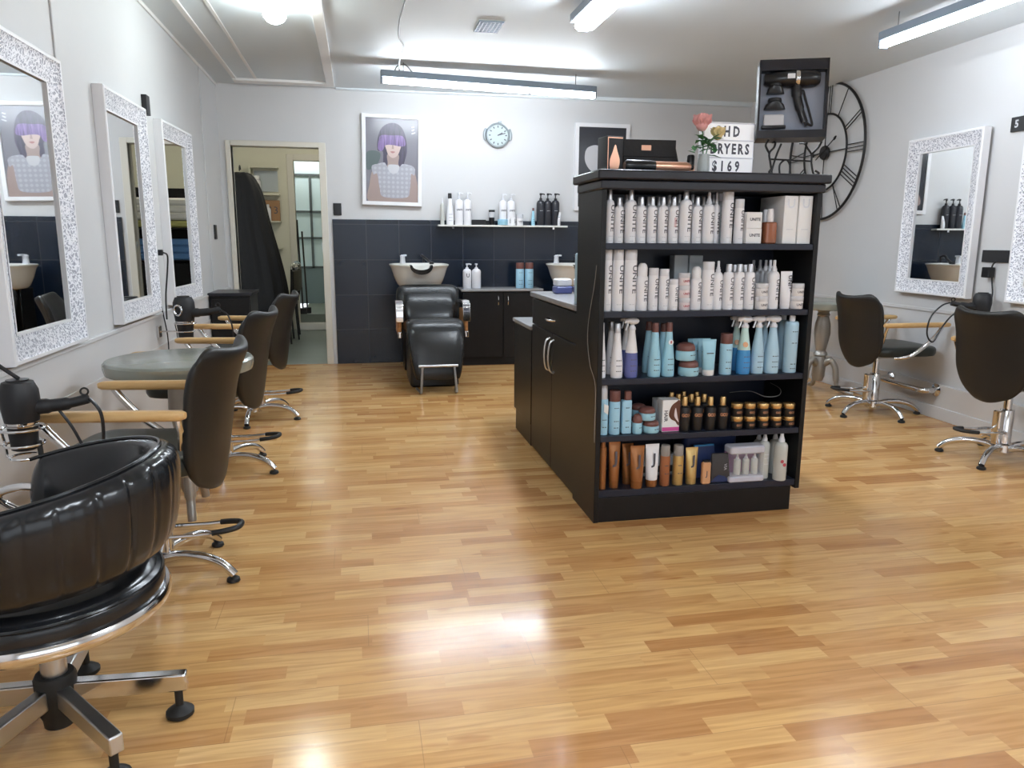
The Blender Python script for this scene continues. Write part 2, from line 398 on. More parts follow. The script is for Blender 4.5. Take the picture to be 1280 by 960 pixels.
ITEMS=[
(1, 'slim', 'white', 1.0068, 3.0, 1.19, 0.0376, 0.2109, 'tall white slim-necked bottle at the left end of the top shelf', 'white bottles on the top shelf'),
(1, 'slim', 'white', 1.0476, 3.0, 1.19, 0.0378, 0.1825, 'shorter white bottle second from the left end of the top shelf', 'white bottles on the top shelf'),
(1, 'slim', 'white', 1.0972, 3.0, 1.19, 0.0473, 0.2124, 'broad tall white bottle third from the left on the top shelf', 'white bottles on the top shelf'),
(1, 'slim', 'white', 1.1437, 3.0, 1.19, 0.0412, 0.1862, 'shorter white bottle fourth from the left on the top shelf', 'white bottles on the top shelf'),
(1, 'slim', 'white', 1.1904, 3.0, 1.19, 0.0407, 0.187, 'white bottle fifth from the left on the top shelf', 'white bottles on the top shelf'),
(1, 'slim', 'white', 1.2375, 3.0, 1.19, 0.0415, 0.1877, 'white bottle sixth from the left on the top shelf', 'white bottles on the top shelf'),
(1, 'slim', 'white', 1.2848, 3.0, 1.19, 0.0416, 0.1884, 'white bottle with a red line beside its lettering, top shelf', 'white bottles on the top shelf'),
(1, 'slim', 'white', 1.3369, 3.0, 1.19, 0.0509, 0.2182, 'broadest tall white bottle, eighth from the left on the top shelf', 'white bottles on the top shelf'),
(1, 'slim', 'white', 1.3892, 3.0, 1.19, 0.0412, 0.1901, 'white bottle ninth from the left, right of the broadest top-shelf bottle', 'white bottles on the top shelf'),
(1, 'spray', 'white', 1.44, 3.0, 1.19, 0.05, 0.2086, 'white spray bottle with a narrow nozzle, middle of the top shelf', 'white bottles on the top shelf'),
(1, 'spray', 'white', 1.4889, 3.03, 1.19, 0.032, 0.2096, 'narrow white spray bottle tucked right of a wider one, top shelf', 'white bottles on the top shelf'),
(1, 'can', 'white', 1.5255, 3.0, 1.19, 0.0468, 0.2231, 'tallest white aerosol can on the top shelf', None),
(1, 'can', 'blueish', 1.5276, 3.08, 1.19, 0.0377, 0.2231, 'pale aerosol can half hidden behind the tallest top-shelf can', None),
(1, 'can', 'white', 1.579, 3.0, 1.19, 0.0404, 0.1832, 'short slim white can beside the stacked white cartons, top shelf', None),
(1, 'carton2', 'white', 1.6389, 2.99, 1.19, 0.0712, 0.0616, 'lower of two small stacked white cartons on the top shelf', 'stacked white cartons'),
(1, 'carton2', 'white', 1.6377, 2.99, 1.2516, 0.0709, 0.0694, 'upper of two small stacked white cartons on the top shelf', 'stacked white cartons'),
(1, 'amber', 'amber', 1.7179, 2.99, 1.19, 0.0525, 0.1452, 'amber serum bottle with white cap at the front of the top shelf', None),
(1, 'amber', 'amber', 1.7356, 3.06, 1.19, 0.0451, 0.1447, 'amber serum bottle half hidden behind the front amber one', None),
(1, 'tallbox', 'white', 1.8044, 2.98, 1.19, 0.063, 0.1988, 'left of two tall white boxes at the right end of the top shelf', 'tall white boxes'),
(1, 'tallbox', 'white', 1.8736, 2.98, 1.19, 0.0626, 0.1999, 'right of two tall white boxes at the end of the top shelf', 'tall white boxes'),
(1, 'slim', 'white', 1.0861, 3.09, 1.19, 0.0389, 0.1868, 'back-row white bottle on the top shelf, glimpsed between front necks', 'back row of white bottles on the top shelf'),
(1, 'slim', 'white', 1.1103, 3.09, 1.19, 0.0389, 0.2002, 'back-row white bottle on the top shelf, glimpsed between front necks', 'back row of white bottles on the top shelf'),
(1, 'slim', 'white', 1.1655, 3.09, 1.19, 0.0391, 0.1913, 'back-row white bottle on the top shelf, glimpsed between front necks', 'back row of white bottles on the top shelf'),
(1, 'slim', 'white', 1.2083, 3.09, 1.19, 0.0392, 0.192, 'back-row white bottle on the top shelf, glimpsed between front necks', 'back row of white bottles on the top shelf'),
(1, 'slim', 'white', 1.2548, 3.09, 1.19, 0.0393, 0.1927, 'back-row white bottle on the top shelf, glimpsed between front necks', 'back row of white bottles on the top shelf'),
(1, 'slim', 'white', 1.3014, 3.09, 1.19, 0.0394, 0.2, 'back-row white bottle on the top shelf, glimpsed between front necks', 'back row of white bottles on the top shelf'),
(1, 'slim', 'white', 1.3464, 3.09, 1.19, 0.0395, 0.2041, 'back-row white bottle on the top shelf, glimpsed between front necks', 'back row of white bottles on the top shelf'),
(1, 'slim', 'white', 1.4065, 3.09, 1.19, 0.0396, 0.205, 'back-row white bottle on the top shelf, glimpsed between front necks', 'back row of white bottles on the top shelf'),
(1, 'slim', 'white', 1.4584, 3.09, 1.19, 0.0398, 0.1959, 'back-row white bottle on the top shelf, glimpsed between front necks', 'back row of white bottles on the top shelf'),
(1, 'slim', 'white', 1.5021, 3.09, 1.19, 0.0399, 0.2066, 'back-row white bottle on the top shelf, glimpsed between front necks', 'back row of white bottles on the top shelf'),
(2, 'canflat', 'white', 1.0045, 3.0, 0.912, 0.0388, 0.2512, 'narrow tall white can at the left end of the second shelf', 'tall white cans on the second shelf'),
(2, 'canflat', 'white', 1.0501, 3.0, 0.912, 0.0462, 0.2513, 'middle of three tall white cans at the left of the second shelf', 'tall white cans on the second shelf'),
(2, 'canflat', 'white', 1.1049, 3.0, 0.912, 0.0529, 0.2514, 'widest of three tall white cans at the left of the second shelf', 'tall white cans on the second shelf'),
(2, 'roundcap', 'white', 1.1578, 3.0, 0.912, 0.0483, 0.1958, 'white bottle with a rounded cap beside the tall cans, second shelf', None),
(2, 'canflat', 'white', 1.208, 3.0, 0.912, 0.0421, 0.1759, 'left of two medium white cans, second shelf', 'medium white cans'),
(2, 'canflat', 'white', 1.2555, 3.0, 0.912, 0.0423, 0.1725, 'right of two medium white cans, second shelf', 'medium white cans'),
(2, 'canflat', 'white', 1.2951, 2.99, 0.912, 0.0403, 0.1296, 'shortest white can on the second shelf, left of the pinkish jars', None),
(2, 'pinkjar', 'pink', 1.3457, 2.99, 0.912, 0.0491, 0.052, 'bottom of three stacked pinkish white jars on the second shelf', 'stacked pinkish jars'),
(2, 'pinkjar', 'pink', 1.3431, 2.99, 0.964, 0.049, 0.0522, 'middle of three stacked pinkish white jars on the second shelf', 'stacked pinkish jars'),
(2, 'pinkjar', 'pink', 1.3404, 2.99, 1.0162, 0.0488, 0.0518, 'top of three stacked pinkish white jars on the second shelf', 'stacked pinkish jars'),
(2, 'carton', 'grey', 1.3824, 3.13, 0.912, 0.0631, 0.2262, 'left of two pale grey cartons behind the pinkish jars', 'grey cartons'),
(2, 'carton', 'grey', 1.452, 3.13, 0.912, 0.0633, 0.2246, 'right of two pale grey cartons behind the second-shelf bottles', 'grey cartons'),
(2, 'roundcap', 'white', 1.3995, 3.0, 0.912, 0.0474, 0.1822, 'white bottle just right of the pinkish jars, second shelf', None),
(2, 'canflat', 'white', 1.453, 3.0, 0.912, 0.0522, 0.2022, 'tall white can right of centre on the second shelf', None),
(2, 'spray', 'white', 1.4985, 3.0, 0.912, 0.0442, 0.2055, 'white nozzle bottle between the tall can and silver-capped bottles', None),
(2, 'silvercap', 'white', 1.5431, 2.99, 0.912, 0.0449, 0.1923, 'left of three silver-capped white bottles on the second shelf', 'silver-capped white bottles'),
(2, 'silvercap', 'white', 1.5918, 2.99, 0.912, 0.045, 0.1923, 'middle of three silver-capped white bottles on the second shelf', 'silver-capped white bottles'),
(2, 'silvercap', 'white', 1.6411, 2.99, 0.912, 0.0452, 0.1922, 'right of three silver-capped white bottles on the second shelf', 'silver-capped white bottles'),
(2, 'silvercap', 'white', 1.6152, 3.08, 0.912, 0.0442, 0.186, 'back-row silver-capped white bottle on the second shelf', 'back row of silver-capped bottles'),
(2, 'silvercap', 'white', 1.6647, 3.08, 0.912, 0.0443, 0.1859, 'back-row silver-capped white bottle on the second shelf', 'back row of silver-capped bottles'),
(2, 'jar', 'white', 1.6967, 2.98, 0.912, 0.0569, 0.0562, 'lower white jar of the stack left of the nozzle bottle, second shelf', 'white jars on the second shelf'),
(2, 'jar', 'white', 1.6949, 2.98, 0.9682, 0.055, 0.0548, 'upper white jar of the stack left of the nozzle bottle, second shelf', 'white jars on the second shelf'),
(2, 'spray', 'white', 1.753, 2.99, 0.912, 0.0499, 0.2091, 'front white nozzle bottle of the diagonal row, second shelf', None),
(2, 'spray', 'white', 1.7661, 3.045, 0.912, 0.0472, 0.2076, 'second white nozzle bottle in the diagonal row on the second shelf', 'diagonal row of nozzle bottles'),
(2, 'spray', 'white', 1.7758, 3.1, 0.912, 0.048, 0.2062, 'third white nozzle bottle in the diagonal row on the second shelf', 'diagonal row of nozzle bottles'),
(2, 'spray', 'white', 1.7796, 3.155, 0.912, 0.0488, 0.2047, 'fourth white nozzle bottle in the diagonal row on the second shelf', 'diagonal row of nozzle bottles'),
(2, 'spray', 'white', 1.7774, 3.21, 0.912, 0.0496, 0.2033, 'rearmost white nozzle bottle in the diagonal row on the second shelf', 'diagonal row of nozzle bottles'),
(2, 'tube', 'whiteT', 1.8136, 2.99, 0.912, 0.0537, 0.1612, 'white tube standing on its cap between the nozzle bottle and right jars', None),
(2, 'jar', 'white', 1.8641, 2.98, 0.912, 0.0575, 0.0546, 'lower white jar at the right end of the second shelf', 'white jars on the second shelf'),
(2, 'jar', 'white', 1.8652, 2.98, 0.9666, 0.0556, 0.0553, 'upper white jar at the right end of the second shelf', 'white jars on the second shelf'),
(3, 'cone', 'whitecone', 0.9888, 3.0, 0.63, 0.0401, 0.2319, 'white tapered bottle at the left end of the middle shelf', 'white tapered bottles'),
(3, 'cone', 'whitecone', 1.0535, 2.99, 0.63, 0.0519, 0.2285, 'white tapered bottle left of the purple-bottomed spray', 'white tapered bottles'),
(3, 'cone', 'whitecone', 1.0567, 3.08, 0.63, 0.0447, 0.2273, 'shaded white tapered bottle behind, left part of middle shelf', 'white tapered bottles'),
(3, 'trigger', 'purple', 1.1175, 2.99, 0.63, 0.057, 0.2611, 'white trigger spray bottle with a blue-purple lower half', None),
(3, 'trigger', 'purple', 1.1285, 3.09, 0.63, 0.045, 0.2459, 'trigger spray standing behind the purple-bottomed spray', None),
(3, 'cone', 'bluecone', 1.2217, 2.99, 0.63, 0.0562, 0.2291, 'pale blue tapered bottle with brown cap, no sticker, middle shelf', 'pale blue tapered bottles'),
(3, 'cone', 'bluesticker', 1.284, 2.99, 0.63, 0.055, 0.2298, 'pale blue tapered bottle with a round sticker on its neck', None),
(3, 'cone', 'bluecone', 1.232, 3.09, 0.63, 0.0488, 0.2234, 'brown-capped pale blue bottle half hidden behind the front two', 'pale blue tapered bottles'),
(3, 'cone', 'bluecone', 1.2991, 3.09, 0.63, 0.0491, 0.2153, 'brown-capped pale blue bottle between and behind the front pair', 'pale blue tapered bottles'),
(3, 'dome', 'bluejar', 1.3797, 2.99, 0.63, 0.0896, 0.0675, 'lower pale blue jar with brown lid on the middle shelf', 'pale blue jars on the middle shelf'),
(3, 'dome', 'bluejar', 1.3629, 2.99, 0.6975, 0.0857, 0.0751, 'upper pale blue jar with brown lid on the middle shelf', 'pale blue jars on the middle shelf'),
(3, 'tube', 'bluetube', 1.4661, 2.98, 0.63, 0.0636, 0.1555, 'front pale blue tube with a white base on the middle shelf', 'pale blue tubes'),
(3, 'tube', 'bluetube', 1.4758, 3.05, 0.63, 0.0597, 0.1498, 'second pale blue tube in the row receding behind the front tube', 'pale blue tubes'),
(3, 'tube', 'bluetube', 1.4798, 3.11, 0.63, 0.0608, 0.142, 'third pale blue tube in the row receding behind the front tube', 'pale blue tubes'),
(3, 'tube', 'bluetube', 1.4849, 3.17, 0.63, 0.0619, 0.1343, 'rearmost pale blue tube in the row receding behind the front tube', 'pale blue tubes'),
(3, 'broadcap', 'bluebrown', 1.5508, 2.99, 0.63, 0.0536, 0.1785, 'pale blue bottle with a wide brown cap, middle shelf', None),
(3, 'trigger', 'bluespray', 1.6343, 2.99, 0.63, 0.0623, 0.2605, 'trigger spray with strong blue liquid below a pale green top', None),
(3, 'trigger', 'bluespray', 1.6432, 3.08, 0.63, 0.0498, 0.2464, 'blue liquid trigger spray partly hidden behind the front one', None),
(3, 'trigger', 'palespray', 1.7004, 2.99, 0.63, 0.0573, 0.2613, 'pale blue tapered trigger spray next to the blue liquid spray', 'pale blue trigger sprays'),
(3, 'trigger', 'palespray', 1.769, 2.99, 0.63, 0.0646, 0.2603, 'pale blue tapered trigger spray left of the pale blue can', 'pale blue trigger sprays'),
(3, 'trigger', 'palespray', 1.785, 3.09, 0.63, 0.0504, 0.2469, 'shaded pale blue trigger spray in the back row', 'pale blue trigger sprays'),
(3, 'nozzlecan', 'bluecan', 1.8575, 2.99, 0.63, 0.0596, 0.259, 'tall pale blue aerosol can at the right end of the middle shelf', 'pale blue aerosol cans'),
(3, 'nozzlecan', 'bluecan', 1.872, 3.08, 0.63, 0.0541, 0.2467, 'pale blue aerosol can behind the one at the right end', 'pale blue aerosol cans'),
(4, 'foam', 'bluefoam', 0.9998, 2.99, 0.384, 0.0424, 0.2154, 'pale blue pump bottle with a white paper tag, fourth shelf', None),
(4, 'broadcap', 'bluebrown', 1.0511, 2.99, 0.384, 0.0477, 0.1895, 'pale blue bottle with wide brown cap beside the tagged pump bottle', None),
(4, 'broadcap', 'bluebrown2', 1.1031, 2.99, 0.384, 0.0461, 0.1877, 'squarer pale blue bottle with narrow brown cap, fourth shelf', None),
(4, 'dome', 'bluejar', 1.1518, 2.98, 0.384, 0.0426, 0.0863, 'smallest pale blue jar at the front of the fourth shelf', None),
(4, 'dome', 'bluejar', 1.2183, 2.99, 0.384, 0.0728, 0.0546, 'lower wide pale blue jar with brown lid on the fourth shelf', 'wide pale blue jars'),
(4, 'dome', 'bluejar', 1.2022, 3.0, 0.4386, 0.0762, 0.057, 'upper wide pale blue jar with brown lid on the fourth shelf', 'wide pale blue jars'),
(4, 'dome', 'bluejar', 1.2005, 3.1, 0.384, 0.068, 0.0458, 'lower jar of the pair behind the smallest pale blue jar', None),
(4, 'dome', 'bluejar', 1.2021, 3.1, 0.4298, 0.0678, 0.0567, 'upper jar of the pair behind the smallest pale blue jar', None),
(4, 'hairbox', 'hairbox', 1.3053, 2.99, 0.384, 0.0797, 0.14, 'white and pink carton with a picture of brown hair', None),
(4, 'hairbox', 'plainbox', 1.3042, 3.07, 0.384, 0.0639, 0.1251, 'plain white carton just behind the hair picture carton', None),
(4, 'goldcap', 'black', 1.3707, 2.99, 0.384, 0.0508, 0.1518, 'leftmost front black bottle with gold cap on the fourth shelf', 'black gold-capped bottles'),
(4, 'goldcap', 'black', 1.4305, 2.99, 0.384, 0.051, 0.1496, 'second front black bottle with gold cap on the fourth shelf', 'black gold-capped bottles'),
(4, 'goldcap', 'black', 1.4919, 2.99, 0.384, 0.0512, 0.1474, 'third front black bottle with gold cap on the fourth shelf', 'black gold-capped bottles'),
(4, 'goldcap', 'black', 1.5503, 2.99, 0.384, 0.0513, 0.1453, 'rightmost front black bottle with gold cap on the fourth shelf', 'black gold-capped bottles'),
(4, 'goldcap', 'black', 1.3643, 3.12, 0.384, 0.0506, 0.1456, 'black bottle with gold cap in the rows behind the front four', 'rear black gold-capped bottles'),
(4, 'goldcap', 'black', 1.3904, 3.1, 0.384, 0.0504, 0.1413, 'black bottle with gold cap in the rows behind the front four', 'rear black gold-capped bottles'),
(4, 'goldcap', 'black', 1.442, 3.08, 0.384, 0.0502, 0.1435, 'black bottle with gold cap in the rows behind the front four', 'rear black gold-capped bottles'),
(4, 'goldcap', 'black', 1.5042, 3.08, 0.384, 0.0504, 0.1413, 'black bottle with gold cap in the rows behind the front four', 'rear black gold-capped bottles'),
(4, 'goldcap', 'black', 1.4448, 3.17, 0.384, 0.0515, 0.1366, 'black bottle with gold cap in the rows behind the front four', 'rear black gold-capped bottles'),
(4, 'goldcap', 'black', 1.5101, 3.17, 0.384, 0.0517, 0.1343, 'black bottle with gold cap in the rows behind the front four', 'rear black gold-capped bottles'),
(4, 'gjar', 'blackjar', 1.6156, 2.98, 0.384, 0.0524, 0.0579, 'lower black jar with gold lid in the leftmost stack of five', 'black jars with gold lids'),
(4, 'gjar', 'blackjar', 1.6129, 2.98, 0.4419, 0.0522, 0.0584, 'upper black jar with gold lid in the leftmost stack of five', 'black jars with gold lids'),
(4, 'gjar', 'blackjar', 1.6774, 2.98, 0.384, 0.0526, 0.0553, 'lower black jar with gold lid in the second stack of five', 'black jars with gold lids'),
(4, 'gjar', 'blackjar', 1.6744, 2.98, 0.4393, 0.0524, 0.0586, 'upper black jar with gold lid in the second stack of five', 'black jars with gold lids'),
(4, 'gjar', 'blackjar', 1.7416, 2.98, 0.384, 0.0528, 0.0527, 'lower black jar with gold lid in the middle stack of five', 'black jars with gold lids'),
(4, 'gjar', 'blackjar', 1.7384, 2.98, 0.4367, 0.0526, 0.0588, 'upper black jar with gold lid in the middle stack of five', 'black jars with gold lids'),
(4, 'gjar', 'blackjar', 1.8047, 2.98, 0.384, 0.053, 0.05, 'lower black jar with gold lid in the fourth stack of five', 'black jars with gold lids'),
(4, 'gjar', 'blackjar', 1.8013, 2.98, 0.434, 0.0528, 0.0591, 'upper black jar with gold lid in the fourth stack of five', 'black jars with gold lids'),
(4, 'gjar', 'blackjar', 1.8695, 2.98, 0.384, 0.0532, 0.0474, 'lower black jar with gold lid in the rightmost stack of five', 'black jars with gold lids'),
(4, 'gjar', 'blackjar', 1.8658, 2.98, 0.4314, 0.053, 0.0593, 'upper black jar with gold lid in the rightmost stack of five', 'black jars with gold lids'),
(5, 'slimbronze', 'bronze', 1.0003, 2.98, 0.143, 0.0325, 0.2281, 'slim bronze bottle at the left end of the bottom shelf', None),
(5, 'tube', 'bronzetube', 1.0565, 2.99, 0.143, 0.0535, 0.205, 'bronze tube second from the left on the bottom shelf', None),
(5, 'tube', 'bronzetube', 1.1534, 2.97, 0.143, 0.0656, 0.1878, 'large front bronze tube with a black hook letter', None),
(5, 'tube', 'bronzetube', 1.1318, 3.03, 0.143, 0.0527, 0.1834, 'bronze tube half hidden left of the large front tube', None),
(5, 'tube', 'whitebronze', 1.2261, 2.98, 0.143, 0.0626, 0.1886, 'white tube with a bronze cap on the bottom shelf', None),
(5, 'clearcap', 'copper', 1.2871, 2.98, 0.143, 0.0454, 0.182, 'copper bottle with a smoky clear cap on the bottom shelf', None),
(5, 'clearcap', 'gold', 1.3484, 2.98, 0.143, 0.0473, 0.179, 'gold bottle with a clear cap on the bottom shelf', None),
(5, 'tube', 'goldtube', 1.4114, 2.98, 0.143, 0.0581, 0.1649, 'shiny gold tube on the bottom shelf', None),
(5, 'flat', 'peach', 1.4725, 2.96, 0.143, 0.0423, 0.109, 'small peach flat bottle at the front of the bottom shelf', None),
(5, 'spray', 'frost', 1.7719, 3.0, 0.143, 0.0487, 0.2234, 'frosted pale spray bottle left of the red-marked one', 'frosted spray bottles'),
(5, 'spray', 'frostred', 1.8309, 2.96, 0.143, 0.059, 0.2271, 'frosted pale spray bottle with red marks at the front right', None),
(5, 'spray', 'frost', 1.8596, 3.06, 0.143, 0.0516, 0.2081, 'frosted pale spray bottle behind the red-marked one', 'frosted spray bottles'),
(5, 'spray', 'frost', 1.7887, 3.08, 0.143, 0.048, 0.2025, 'frosted pale spray bottle in the back row near the clear pack', 'frosted spray bottles'),
]
WALLITEMS=[
('spray', 'clear', 0.8, 0.038, 0.257) ,
('cone', 'capblack', 0.877, 0.073, 0.296) ,
('pump', 'white', 0.964, 0.081, 0.304) ,
('pump', 'white', 1.048, 0.081, 0.305) ,
('cup', 'dark', 1.287, 0.062, 0.144) ,
('jar', 'bluej', 1.39, 0.102, 0.055) ,
('pump', 'white', 1.397, 0.078, 0.3) ,
('pump', 'white', 1.481, 0.094, 0.3) ,
('spray', 'white', 1.454, 0.039, 0.098) ,
('spray', 'white', 1.502, 0.039, 0.098) ,
('jar', 'white', 1.566, 0.071, 0.106) ,
('cone', 'bluej', 1.702, 0.039, 0.169) ,
('pump', 'dark', 1.777, 0.106, 0.311) ,
('pump', 'dark', 1.849, 0.079, 0.311) ,
('pump', 'dark', 1.927, 0.083, 0.312) ,
('tube', 'white', 1.955, 0.048, 0.131) ,
]
# ------------------------------------------------------------------ the room
XL, YB, YF, ZC = -1.21, 7.48, -2.6, 2.565
def XR(y): return 3.96 + .03*(y-6)
RA = math.atan(.03)                       # the right wall is not quite square to the back wall
def on_right(y, off=0.): return XR(y) - off
struct('floor', MB().b2(-1.35, 4.3, YF-.1, YB+.02, -.06, 0), 'floor')
struct('back_room_floor', MB().b2(-1.9, .9, YB+.02, 12.7, -.06, -.002), 'lino')
struct('wall_left', MB().b2(XL-.12, XL, YF-.1, YB+.1, 0, 2.75), 'wall')
wr = MB(); wr.prism([(XR(YF-.1), YF-.1), (XR(YF-.1)+.12, YF-.1), (XR(YB+.1)+.12, YB+.1), (XR(YB+.1), YB+.1)], 0, 2.75)
struct('wall_right', wr, 'wall')
DX0, DX1, DZ = -1.112, -.335, 2.03
wb = MB(); wb.b2(XL, DX0, YB, YB+.1, 0, 2.75); wb.b2(DX0, DX1, YB, YB+.1, DZ, 2.75); wb.b2(DX1, 4.2, YB, YB+.1, 0, 2.75)
struct('wall_back', wb, 'wall')
# shop front behind the viewer: low wall, wide window, head
wf = MB(); wf.b2(XL, 4.0, YF-.1, YF, 0, .35); wf.b2(XL, 4.0, YF-.1, YF, 2.25, 2.75); wf.b2(XL, -.95, YF-.1, YF, .35, 2.25); wf.b2(3.45, 4.0, YF-.1, YF, .35, 2.25)
struct('wall_front', wf, 'wall')
w1 = MB()
for a, b_ in ((-.95, -.90), (.48, .53), (1.95, 2.0), (3.40, 3.45)): w1.b2(a, b_, YF-.08, YF-.02, .35, 2.25)
w1.b2(-.95, 3.45, YF-.08, YF-.02, .35, .40); w1.b2(-.95, 3.45, YF-.08, YF-.02, 2.20, 2.25)
win = struct('window_1', w1, 'white')
pn = MB(); pn.b2(-.95, 3.45, YF-.055, YF-.049, .38, 2.22); obj('pane', pn, 'glass', win)
# ceiling, sloping down a little along the right wall
XK = 3.45
def XC(y): return XR(y)+.1
cg = MB()
ys = (YF-.1, 2.0, 6.6, YB+.1)
low = ys and [MB() for _ in ()]
rows = [[(XL-.1, y, ZC), (1.2, y, ZC), (2.6, y, ZC+(.02 if y > 7 else 0)), (XK, y, ZC+(.035 if y > 7 else -.01)), (XC(y), y, 2.46 if y < 7 else 2.60)] for y in ys]
top = [[(a[0], a[1], 2.75) for a in r] for r in rows]
cg.grid(rows, 4, 5); cg.grid(top, 4, 5)
for r, t in ((rows[0], top[0]), (rows[-1], top[-1])): cg.grid([r, t], 2, 5)
cg.grid([[r[0] for r in rows], [t[0] for t in top]], 2, 4); cg.grid([[r[-1] for r in rows], [t[-1] for t in top]], 2, 4)
struct('ceiling', cg, 'ceiling', ang=25)
# access panel in the ceiling: flat board framed by battens
t1 = MB(); t1.b2(-.235, -.165, 3.6, 7.33, ZC-.022, ZC); t1.b2(-1.02, -.235, 7.20, 7.33, ZC-.022, ZC); t1.b2(-1.02, -.985, 3.6, 7.20, ZC-.012, ZC); t1.b2(-.84, -.815, 3.6, 7.20, ZC-.006, ZC)
struct('trim_1', t1, 'white', bevel=.003)
# small cove where back wall meets ceiling, cover strips and low ledge of the walls
t2 = MB(); t2.b2(-.165, 4.05, YB-.03, YB, ZC-.018, ZC+.05); struct('trim_2', t2, 'ceiling', bevel=.01)
t3 = MB()
for y in (3.62, 6.72): t3.b2(XL, XL+.008, y, y+.05, 0, ZC)
struct('trim_3', t3, 'wall', bevel=.003)
t4 = MB(); t4.b2(XL, XL+.012, -1, YB, 0, .735); t4.b2(XL, XL+.02, -1, YB, .735, .755); struct('trim_4', t4, 'wall', bevel=.003)
t5 = MB(); t5.b2(XL, XL+.018, -1, YB, 0, .56); struct('trim_5', t5, 'lowpanel', bevel=.002)
t6 = MB(); t6.b2(XL, XL+.012, YF, YB, ZC-.022, ZC+.02); struct('trim_6', t6, 'white', bevel=.003)
def right_strip(name, z0, z1, th, m):
    q = MB(); y0, y1 = 1.2, YB-.012
    q.prism([(XR(y0)-th, y0), (XR(y0), y0), (XR(y1), y1), (XR(y1)-th, y1)], z0, z1); return struct(name, q, m, bevel=.003)
right_strip('trim_7', 0, .235, .03, 'lowpanel'); right_strip('baseboard_right', 0, .085, .042, 'wall'); right_strip('trim_8', .72, .745, .01, 'wall')
t9 = MB(); t9.b2(0, 4.13, -.014, 0, 0, 1.385); o = struct('trim_9', t9, 'tile', bevel=.002); o.location = (-.235, YB, 0)
# door frame
df = MB(); df.b2(DX0-.045, DX0, YB-.018, YB+.11, 0, DZ+.045); df.b2(DX1, DX1+.062, YB-.018, YB+.11, 0, DZ+.045); df.b2(DX0, DX1, YB-.018, YB+.11, DZ, DZ+.045)
d1 = struct('door_1', df, 'doorframe', bevel=.004)
hg = MB(); hg.b2(DX1-.004, DX1, YB+.01, YB+.03, 1.08, 1.17); obj('latch_plate', hg, 'chrome', d1)

# ------------------------------------------------------------------ back room
BY = 10.5
rb = MB(); rb.b2(-2.0, -1.9, YB+.1, 12.8, 0, 2.75); struct('wall_back_room_left', rb, 'backwall')
rb = MB(); rb.b2(.8, .9, YB+.1, 12.8, 0, 2.75); struct('wall_back_room_right', rb, 'backwall')
ox0, ox1 = -.80, -.46
rb = MB(); rb.b2(-1.9, ox0, BY, BY+.1, 0, 2.75); rb.b2(ox1, .8, BY, BY+.1, 0, 2.75); rb.b2(ox0, ox1, BY, BY+.1, 2.2, 2.75); struct('wall_back_room_far', rb, 'backwall')
rb = MB(); rb.b2(-2.0, .9, YB+.1, 12.8, 2.75, 2.8); struct('ceiling_back_room', rb, 'backwall')
rb = MB(); rb.b2(ox0-.08, ox0, BY-.02, BY+.1, 0, 2.28); rb.b2(ox1, ox1+.08, BY-.02, BY+.1, 0, 2.28); rb.b2(ox0, ox1, BY-.02, BY+.1, 2.2, 2.28); struct('door_2', rb, 'doorframe', bevel=.004)
rb = MB(); rb.b2(ox0-.05, ox1+.05, BY-.14, BY+.02, 0, .09); struct('step_lower', rb, 'white', bevel=.006)
rb = MB(); rb.b2(ox0, ox1, BY+.02, 12.6, 0, .20); struct('step_upper', rb, 'lino', bevel=.006)
# glazed screen beyond the second doorway
gs = MB(); gs.b2(-1.3, .3, 12.3, 12.36, .2, .75)
w2 = struct('window_2', gs, 'bluepanel')
fr = MB()
for x in (-1.3, -.98, -.72, -.40, -.1, .2): fr.b2(x, x+.035, 12.29, 12.37, .75, 2.15)
for z in (.75, 1.2, 1.6, 2.15): fr.b2(-1.3, .3, 12.29, 12.37, z, z+.03)
obj('window_frame', fr, 'windowframe', w2)
pn = MB(); pn.b2(-1.3, .3, 12.325, 12.33, .75, 2.7); obj('pane', pn, 'frostpane', w2)

def lamp_globe(name, label, loc, r, m, parent=None):
    t = thing(name, label, 'lamp', loc); obj('base', MB().lathe([(r*.9, 0), (r*.95, -.02), (r*.7, -.03)], 20), 'fixwhite', t)
    obj('globe', MB().ball((0, 0, -.03-r*.62), r*.8, 16, 1, 1, .85), m, t); return t
lamp_globe('ceiling_lamp', 'added out-of-view globe lamp brightening the back room beyond the doorway', (-.35, 9.0, 2.75), .12, 'globe')  # lamp added out of view to brighten the back room
lamp_globe('ceiling_lamp', 'lit white lamp on the ceiling beyond the second doorway', (-.8, 11.8, 2.75), .12, 'globe')
lamp_globe('ceiling_lamp', 'round bare lit lamp on the ceiling access panel at upper left', (-.433, 4.86, ZC), .085, 'bulb')

# shelving niche on the far wall of the back room
ns = MB()
X0, X1 = -1.32, -.98
ns.b2(X0-.02, X0, BY-.16, BY, .95, 2.12)
for z in (1.08, 1.42, 1.76, 2.10): ns.b2(X0, X1, BY-.16, BY, z-.012, z+.006)
t = tag(obj('wall_shelf', ns, 'backwall', bevel=.002), 'cream stepped wall shelves seen through the doorway', 'shelf')
t = tag(obj('grey_panel', MB().b2(X0+.03, X1-.02, BY-.02, BY-.004, 1.80, 2.06), 'greycard'), 'grey panel leaning at the back of the topmost back-room shelf', 'panel')
t = tag(obj('cardboard_box', MB().b2(X0+.06, X1-.01, BY-.07, BY-.005, 1.427, 1.69), 'card_brown', bevel=.003), 'brown cardboard box with black digits on the middle back-room shelf', 'box')
q = MB(); text_flat(q, '13', .13, (X1-.09, 1.56), BY-.0712); obj('digits', q, 'ink', t)
